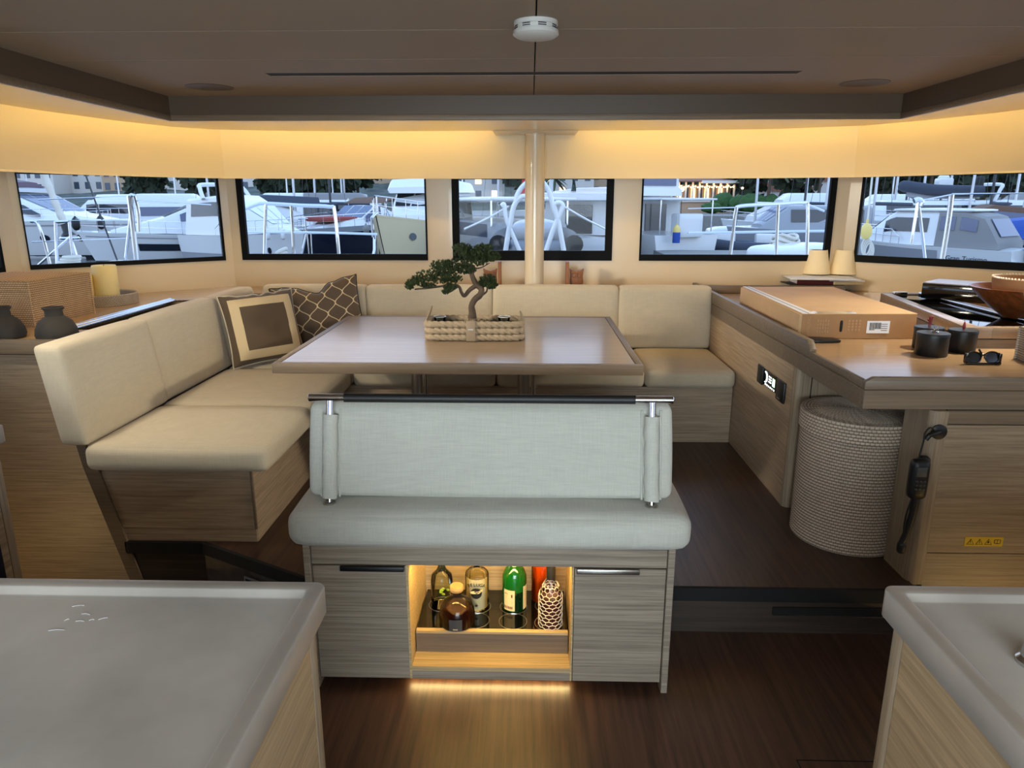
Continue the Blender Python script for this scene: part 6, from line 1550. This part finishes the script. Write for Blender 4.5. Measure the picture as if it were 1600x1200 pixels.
b.add('motor_leg', bx(-4.1, -3.85, -.08, .08, -.3, .6), 'rubber')
tx = text_bm('Gran Turismo', .26, .004); q = b.pt(.20, .6, 1, .02); tx.transform(Matrix.Translation((q.x, q.y + .01, q.z)) @ Matrix.Rotation(R(180), 4, 'Z') @ Matrix.Rotation(R(90), 4, 'X')); b.add('lettering', tx, 'canvas_dark')
b = Boat('motor_yacht', 'long white yacht carrying a dinghy on its roof, behind the cabin cruiser', XU(1440, 42), 42, 178, 15, 4.2, 1.5, 1.9)
b.cabin('saloon', [(-6.5, 1.8, 1.6, 1.5, 2.75), (2.5, 1.8, 1.5, 1.6, 2.75), (5, 1.2, .8, 1.8, 2.0)]); b.side_window(-6, 2.6, .40, .80); b.windshield(4.8, 2.7); b.arch(-3, 1.6, 2.7, 3.6); b.mast(-1, 2.7, 3.9, .06, dome=True); b.rail(.4)
rt_ = rib('inflatable_boat', 'dark grey dinghy carried on the roof of the long yacht', XU(1464, 41.6), 41.6, 176, 3.8, 'canvas_dark'); rt_.location.z = WZ + 2.70
b = Boat('motor_boat', 'dark hulled boat under a bright blue cover, at the far right', XU(1592, 31), 31.5, 175, 7, 2.6, 1.15, 1.4, 'boat_navy'); b.cabin('boat_cover', [(-3.2, 1.2, .9, 1.1, 1.6), (-1, 1.2, .9, 1.15, 2.05), (2.2, .9, .6, 1.2, 1.7), (3.2, .3, .2, 1.3, 1.4)], 'canvas_blue'); b.stripe('gunwale', 0, .98, .8, .98, 'boat_grey')
rib('inflatable_boat', 'big grey inflatable boat cut off by the right edge', XU(1690, 19), 19.0, 172, 6.5, 'rib_grey')
b = Boat('motor_boat', 'small boat with a brown folded top behind the canvas enclosure', XU(1535, 36), 36.5, 170, 8, 2.8, 1.3, 1.6); b.cabin('brown_top', [(-3, 1.2, .9, 1.3, 2.3), (-.5, 1.2, 1.0, 1.4, 2.55), (1.2, 1.0, .7, 1.5, 1.9)], 'canvas_brown'); b.side_window(-2.6, -.4, .3, .75, 'boat_blueglass'); b.rail(.5)
p = Vector((XU(1528, 35), 35.0, .62)); tag(mk('orange_buoy', lathe(BM(), [(0, -.40), (.26, -.38), (.30, 0), (.27, .36), (0, .40)], p, 18), 'orange_paint', None, origin=p), 'orange drum standing behind the canvas enclosure', 'drum')
p = aty(1353.5, 361.5, 8.6); fender(p.x, p.y, p.z, .19, .062, 'fender_yellow', 'pale yellow fender hanging at the left of the rightmost window')
p = aty(1353, 385, 8.6); bm = BM()
for k in range(4): tube(bm, [(p.x + .05 * math.cos(2 * PI * i / 16) + .015 * k, p.y, p.z + .10 * math.sin(2 * PI * i / 16) - .02 * k) for i in range(16)], .010, 6, closed=True)
tag(mk('hung_rope', bm, 'rope_white', None, origin=p), 'looped white line hanging under the pale yellow fender', 'rope')
railset('bow_rail', 'steel tripod pulpit with a pulley on top, in the rightmost window', [('leg', [(1434, 316), (1424, 380)], .018), ('leg', [(1435, 316), (1447, 408)], .018), ('leg', [(1487, 304), (1482, 345), (1470, 408)], .028), ('stay', [(1436, 314), (1487, 304)], .008), ('stay', [(1487, 303), (1600, 302)], .007), ('pulley', [(1428, 314), (1434, 312), (1440, 315), (1437, 322)], .03)], 8.3, (4.9, 8.3, .67))
# --- boats further back, masts
FAR = [(70, 50, 0, 'far white boat left of the rolled headsail', 'canvas_grey'), (170, 54, 170, 'far white boat above the big yacht with oval portholes', 'boat_white'), (300, 50, 10, 'far white boat above the blue-windshield yacht', 'boat_white'), (425, 46, 185, 'far white boat above the white and grey yacht', 'boat_white'), (500, 52, 175, 'far white boat above the brown bimini', 'boat_white'), (560, 46, 8, 'far white boat between the bimini and the trawler', 'canvas_grey'), (1235, 48, 184, 'far white boat above the rail in the fourth window', 'boat_white'), (1370, 55, 176, 'far white boat at the left of the rightmost window', 'boat_white'), (1500, 58, 5, 'far white boat above the dinghy on the long yacht', 'boat_white'), (1590, 50, 172, 'far white boat near the right edge', 'canvas_grey')]
for k, (u, y, hd, lab, cm) in enumerate(FAR):
    b = Boat('motor_yacht', lab, XU(u, y), y, hd, 9 + (k % 3), 3.2, 1.2, 1.6)
    b.cabin('saloon', [(-3.6, 1.4, 1.2, 1.2, 2.6 + .2 * (k % 2)), (.8, 1.4, 1.15, 1.3, 2.6 + .2 * (k % 2)), (2.6, 1.0, .7, 1.4, 1.8)]); b.side_window(-3.2, .9, .4, .82, 'boat_glass' if k % 2 else 'boat_blueglass'); b.windshield(2.5, .9)
    b.cabin('upper_deck', [(-3.2, 1.1, 1.0, 2.6, 3.2), (.2, 1.1, .9, 2.6, 3.2), (.8, .9, .7, 2.6, 2.8)], cm); b.mast(-1, 3.1, 4.6, .05, dome=(k % 3 == 0)); b.rail(.4)
MASTS = [(330, 44), (462, 40), (494, 48), (518, 43), (540, 46), (778, 44), (1180, 40), (1255, 44), (1288, 42), (1364, 38), (1395, 46), (1412, 50), (1438, 44), (1478, 47), (1512, 40), (1545, 40), (1582, 42), (1597, 38)]
for k, (u, y) in enumerate(MASTS):
    p = aty(u, 340, y); t = thing('sailboat_mast', f'bare {"dark" if k % 4 == 3 else "pale"} mast ' + ['by the right edge of the leftmost window', 'above the red sun pad', 'left of the brown bimini', 'above the brown bimini', 'right of the brown bimini', 'left of the post in the middle window', 'left of the middle rail post in the fourth window', 'above the rail corner in the fourth window', 'at the right frame of the fourth window', 'above the pale yellow fender', 'left of the tripod pulpit', 'just left of the pulley', 'just right of the pulley', 'left of the dinghy on the long yacht', 'right of the dinghy on the long yacht', 'right of the canvas enclosure', 'thin, next to the blue cover', 'thick, at the right edge of the photo'][k], 'mast', (p.x, p.y, WZ))
    mm = 'mast_dark' if k % 4 == 3 else 'mast_alu'; H2 = 9 + k % 4
    mk('mast_tube', tube(BM(), [(p.x, p.y, .2), (p.x + .1 * ((k % 3) - 1), p.y, H2)], .07, 8), mm, t); bm = BM()
    for s_ in (-1, 1): tube(bm, [(p.x + s_ * 1.0, p.y, .3), (p.x, p.y, H2 - .5)], .012, 4)
    mk('shroud_wires', bm, 'mast_dark', t); mk('boom', tube(BM(), [(p.x, p.y, 1.5), (p.x + 2.2, p.y + .6, 1.45)], .09, 8), 'canvas_dark' if k % 2 else 'boat_white', t)
    mk('hull_below', cushion(BM(), p.x - 2.5, p.x + 2.5, p.y - 1, p.y + 1, WZ - .2, .25, .3, (0, 0, .1), 6), 'boat_white', t)
# --- shore: restaurant, houses, trees
rs = thing('restaurant', 'waterfront restaurant terrace with strings of warm lights, in the fourth window', 'building', (XU(1102, 82), 86, .35))
xa, xb = XU(1054, 82), XU(1153, 82); zt = 2.9
mk('terrace_wall', bx(xa, xb, 84, 92, .35, 1.55), 'house_tan', rs); mk('upper_floor', bx(xa, xb, 85.5, 92, 1.55, 3.5), 'house_tan', rs); mk('balustrade', bx(xa, xb, 83.8, 84, 1.55, 1.95), 'house_white', rs)
mk('roof', prism(BM(), [(xa - .3, 83.4, 3.75), (xb + .3, 83.4, 3.75), (xb - .5, 88, 4.5), (xa + .5, 88, 4.5)], (0, 0, .12)), 'roof_tile', rs); mk('roof_band', bx(xa + 3.2, xb + .4, 83.2, 84, 3.6, 3.9), 'awning_white', rs)
nc = 9
for k in range(nc + 1):
    x = xa + (xb - xa) * k / nc; mk('column', bx(x - .09, x + .09, 83.9, 84.1, 1.55, 3.75), 'house_white', rs)
    if k < nc: mk('window', bx(x + .15, x + (xb - xa) / nc - .15, 85.4, 85.5, 1.9, 3.1), 'lit_window' if k % 2 else 'house_glass', rs)
for k in range(26):
    x = xa + .2 + (xb - xa - .4) * k / 25
    bm = BM(); bmesh.ops.create_icosphere(bm, subdivisions=1, radius=.085, matrix=Matrix.Translation((x, 83.7, 3.35 - .18 * abs(math.sin(k * 1.1)))))
    mk('lamp_bulb', bm, 'lamp_glow', rs)
for k, (u, v, r) in enumerate(((1066, 296, .22), (1085, 347, .12), (1118, 328, .1), (1235, 322, .16), (1243, 325, .14), (1268, 322, .16), (1275, 327, .12), (1160, 294, .12), (1353, 325, .16), (1349, 318, .14))):
    p = aty(u, v, 66 if u > 1200 else 80); t = thing('street_lamp', 'small glowing lamp ' + ['in front of the restaurant terrace', 'low beside the fishing cruiser', 'under the restaurant balustrade', 'on the quay behind the far boat, first of four', 'on the quay behind the far boat, second of four', 'on the quay behind the far boat, third of four', 'on the quay behind the far boat, last of four', 'in the bare trees right of the restaurant', 'low at the left edge of the rightmost window', 'high at the left edge of the rightmost window'][k], 'lamp', (p.x, p.y, .35))
    bm = BM(); bmesh.ops.create_icosphere(bm, subdivisions=2, radius=r, matrix=Matrix.Translation(p)); mk('lamp_globe', bm, 'lamp_glow', t); mk('lamp_pole', tube(BM(), [(p.x, p.y, .35), (p.x, p.y, p.z - r)], .04, 6), 'mast_dark', t)
for k, (u, v0, v1, y) in enumerate(((1112, 318, 345, 78), (1130, 303, 345, 80), (1178, 303, 320, 78), (1205, 305, 318, 78), (1158, 306, 330, 79))):
    a = aty(u, v0, y); bm = BM(); bmesh.ops.create_icosphere(bm, subdivisions=3, radius=1, matrix=Matrix.Translation((a.x, y, (a.z + .35) / 2 + .1)) @ Matrix.Diagonal((1.1 + .2 * (k % 3), .9, max(.5, (a.z - .35) / 2), 1)))
    for vv in bm.verts: vv.co += Vector((noise.noise(vv.co * 2.3), noise.noise(vv.co * 2.3 + Vector((7, 0, 0))), noise.noise(vv.co * 2.3 + Vector((0, 9, 0))))) * .22
    tag(mk('clipped_hedge', bm, 'hedge_leaf', None, origin=(a.x, y, .35)), 'rounded green hedge on the quay, ' + ['lowest, left of the tall one', 'tallest, below the restaurant terrace', 'left of two by the far mast', 'right of two by the far mast', 'beside the end of the restaurant'][k], 'hedge')
def tree(u, y, h, w_, label, palm=False, seed=0):
    rnd = random.Random(seed); x = XU(u, y); zb = .35 if y < 106 else 1.5 + (y - 106) * .09; t = thing('palm_tree' if palm else 'tree', label, 'tree', (x, y, zb))
    mk('trunk', tube(BM(), [(x, y, zb), (x + .15, y, zb + h * .5), (x + .1, y, zb + h * .85)], [.2, .16, .12], 8), 'tree_bark', t); bm = BM()
    if palm:
        for k in range(16):
            a = 2 * PI * k / 16 + rnd.random() * .3; d = Vector((math.cos(a), math.sin(a), 0)); el = rnd.uniform(-.5, .9); P = [Vector((x + .1, y, zb + h * .85))]
            for j in range(1, 6): P.append(P[0] + d * (w_ * j / 5) + Vector((0, 0, el * w_ * (j / 5) - .55 * w_ * (j / 5) ** 2)))
            sd = Vector((-d.y, d.x, 0)); pr = None
            for j, p in enumerate(P):
                ww = .22 * w_ * (.35 + math.sin(PI * j / 5.2)) * .6; c_ = [bm.verts.new(p - sd * ww - Vector((0, 0, ww * .5))), bm.verts.new(p), bm.verts.new(p + sd * ww - Vector((0, 0, ww * .5)))]
                if pr: bm.faces.new((pr[0], c_[0], c_[1], pr[1])); bm.faces.new((pr[1], c_[1], c_[2], pr[2]))
                pr = c_
        mk('fronds', bm, 'palm_leaf', t, smooth=False)
    else:
        for k in range(420):
            th, ph = rnd.random() * 2 * PI, math.acos(rnd.uniform(-1, 1)); rr_ = (.55 + .45 * rnd.random()) * (1 + .35 * noise.noise(Vector((math.cos(th) * 1.6, math.sin(th) * 1.6, ph + seed))))
            p = Vector((x + w_ * rr_ * math.sin(ph) * math.cos(th), y + w_ * .8 * rr_ * math.sin(ph) * math.sin(th), zb + h * .62 + h * .42 * rr_ * math.cos(ph)))
            n = Vector((rnd.uniform(-1, 1), rnd.uniform(-1, 1), rnd.uniform(-.2, 1))).normalized(); a_ = n.orthogonal().normalized() * w_ * .15; b_2 = n.cross(a_)
            bm.faces.new([bm.verts.new(p + a_ * math.cos(q) * (1 + .4 * rnd.random()) + b_2 * math.sin(q)) for q in (0, 1.25, 2.5, 3.77, 5.0)])
        mk('crown', bm, 'tree_leaf', t, smooth=False, kind='stuff')
TREES = [(230, 100, 7, 3, 0, 'behind the top of the blue-windshield yacht'), (320, 98, 8, 3.5, 0, 'at the upper right corner of the leftmost window'), (440, 98, 7, 3.5, 0, 'left in the wooded strip of the second window'), (480, 104, 8, 4, 0, 'in the wooded strip above the red sun pad'), (525, 100, 8, 4, 0, 'in the wooded strip above the bimini'), (560, 108, 8, 4, 0, 'right in the wooded strip of the second window'), (818, 110, 7, 4, 0, 'left of the post in the middle window'), (862, 80, 4.5, 1.6, 1, 'right of the post in the middle window'), (1044, 100, 8, 3, 0, 'above the enclosed helm'), (1165, 84, 8, 2.6, 0, 'right of the restaurant'), (1198, 78, 6.5, 2.4, 1, 'above the two hedges'), (1222, 84, 7, 2.4, 1, 'above the middle rail post'), (1245, 80, 8, 3, 0, 'above the rail corner'), (1276, 78, 6.6, 2.4, 1, 'at the right frame of the fourth window'), (1092, 96, 9, 2.6, 0, 'behind the restaurant roof, left'), (1136, 98, 9, 2.6, 0, 'behind the restaurant roof, right'), (1366, 84, 8, 3.2, 0, 'at the left of the rightmost window'), (1392, 80, 6.8, 2.4, 1, 'left of the pulley'), (1420, 86, 9, 3.5, 0, 'behind the pulley'), (1448, 80, 7, 2.6, 1, 'right of the pulley'), (1475, 88, 9, 3.6, 0, 'above the dinghy on the long yacht'), (1505, 84, 9, 3.4, 0, 'above the canvas enclosure'), (1535, 86, 9.5, 3.6, 0, 'above the brown folded top'), (1565, 84, 9, 3.4, 0, 'above the dark sail cover'), (1595, 86, 9.5, 3.6, 0, 'at the right edge of the photo')]
for k, (u, y, h, w_, pm, lab) in enumerate(TREES): tree(u, y, h, w_, ('tall palm ' if pm else 'dark leafy tree ') + lab, bool(pm), k)
HOUSES = [(58, 125, 7, 3.5, 0, 'above the far boat left of the headsail'), (100, 135, 9, 5, 1, 'right of the rolled headsail'), (150, 130, 8, 4, 0, 'above the plum canvas'), (195, 128, 7, 4.5, 1, 'above the pulpit posts'), (262, 132, 9, 4, 0, 'above the dark sprayhood'), (395, 130, 8, 4, 0, 'at the upper left of the second window'), (600, 126, 9, 3.6, 1, 'left of the trawler flybridge'), (655, 130, 8, 5, 0, 'right above the trawler'), (735, 112, 10, 5.5, 0, 'with dark windows at the left of the middle window'), (800, 125, 7, 5, 1, 'just left of the post'), (888, 118, 8, 4.4, 0, 'behind the parasol'), (940, 120, 8, 6, 1, 'at the right of the middle window'), (1015, 118, 8, 5, 0, 'above the deckhouse of the fishing cruiser'), (1190, 100, 8, 2.6, 0, 'low behind the hedges'), (1230, 102, 7, 3.0, 1, 'low behind the palms'), (1283, 104, 8, 4, 0, 'at the right frame of the fourth window'), (1455, 108, 8, 5, 0, 'between the palms of the rightmost window')]
for k, (u, y, W_, H3, c_, lab) in enumerate(HOUSES):
    x = XU(u, y); zb = .35 if y < 108 else .6 + (y - 105) * .10; ht = H3 + (1.2 if y > 110 else 0)
    t = thing('house', ('white' if c_ == 0 else 'tan') + ' house on the shore ' + lab, 'house', (x, y, zb))
    mk('wall', bx(x - W_ / 2, x + W_ / 2, y, y + 6, zb - 2, zb + ht), 'house_white' if c_ == 0 else 'house_tan', t)
    mk('roof', prism(BM(), [(x - W_ / 2 - .3, y - .3, zb + ht), (x + W_ / 2 + .3, y - .3, zb + ht), (x, y - .3, zb + ht + 1.3)], (0, 6.6, 0)), 'roof_tile', t)
    for fz in range(max(1, int(ht // 2.2))):
        for j in range(4):
            xx = x - W_ / 2 + W_ * (j + .5) / 4; mk('window', bx(xx - .45, xx + .45, y - .05, y + .02, zb + .7 + fz * 2.2, zb + 1.9 + fz * 2.2), 'lit_window' if (k + j + fz) % 11 == 0 else 'house_glass', t)
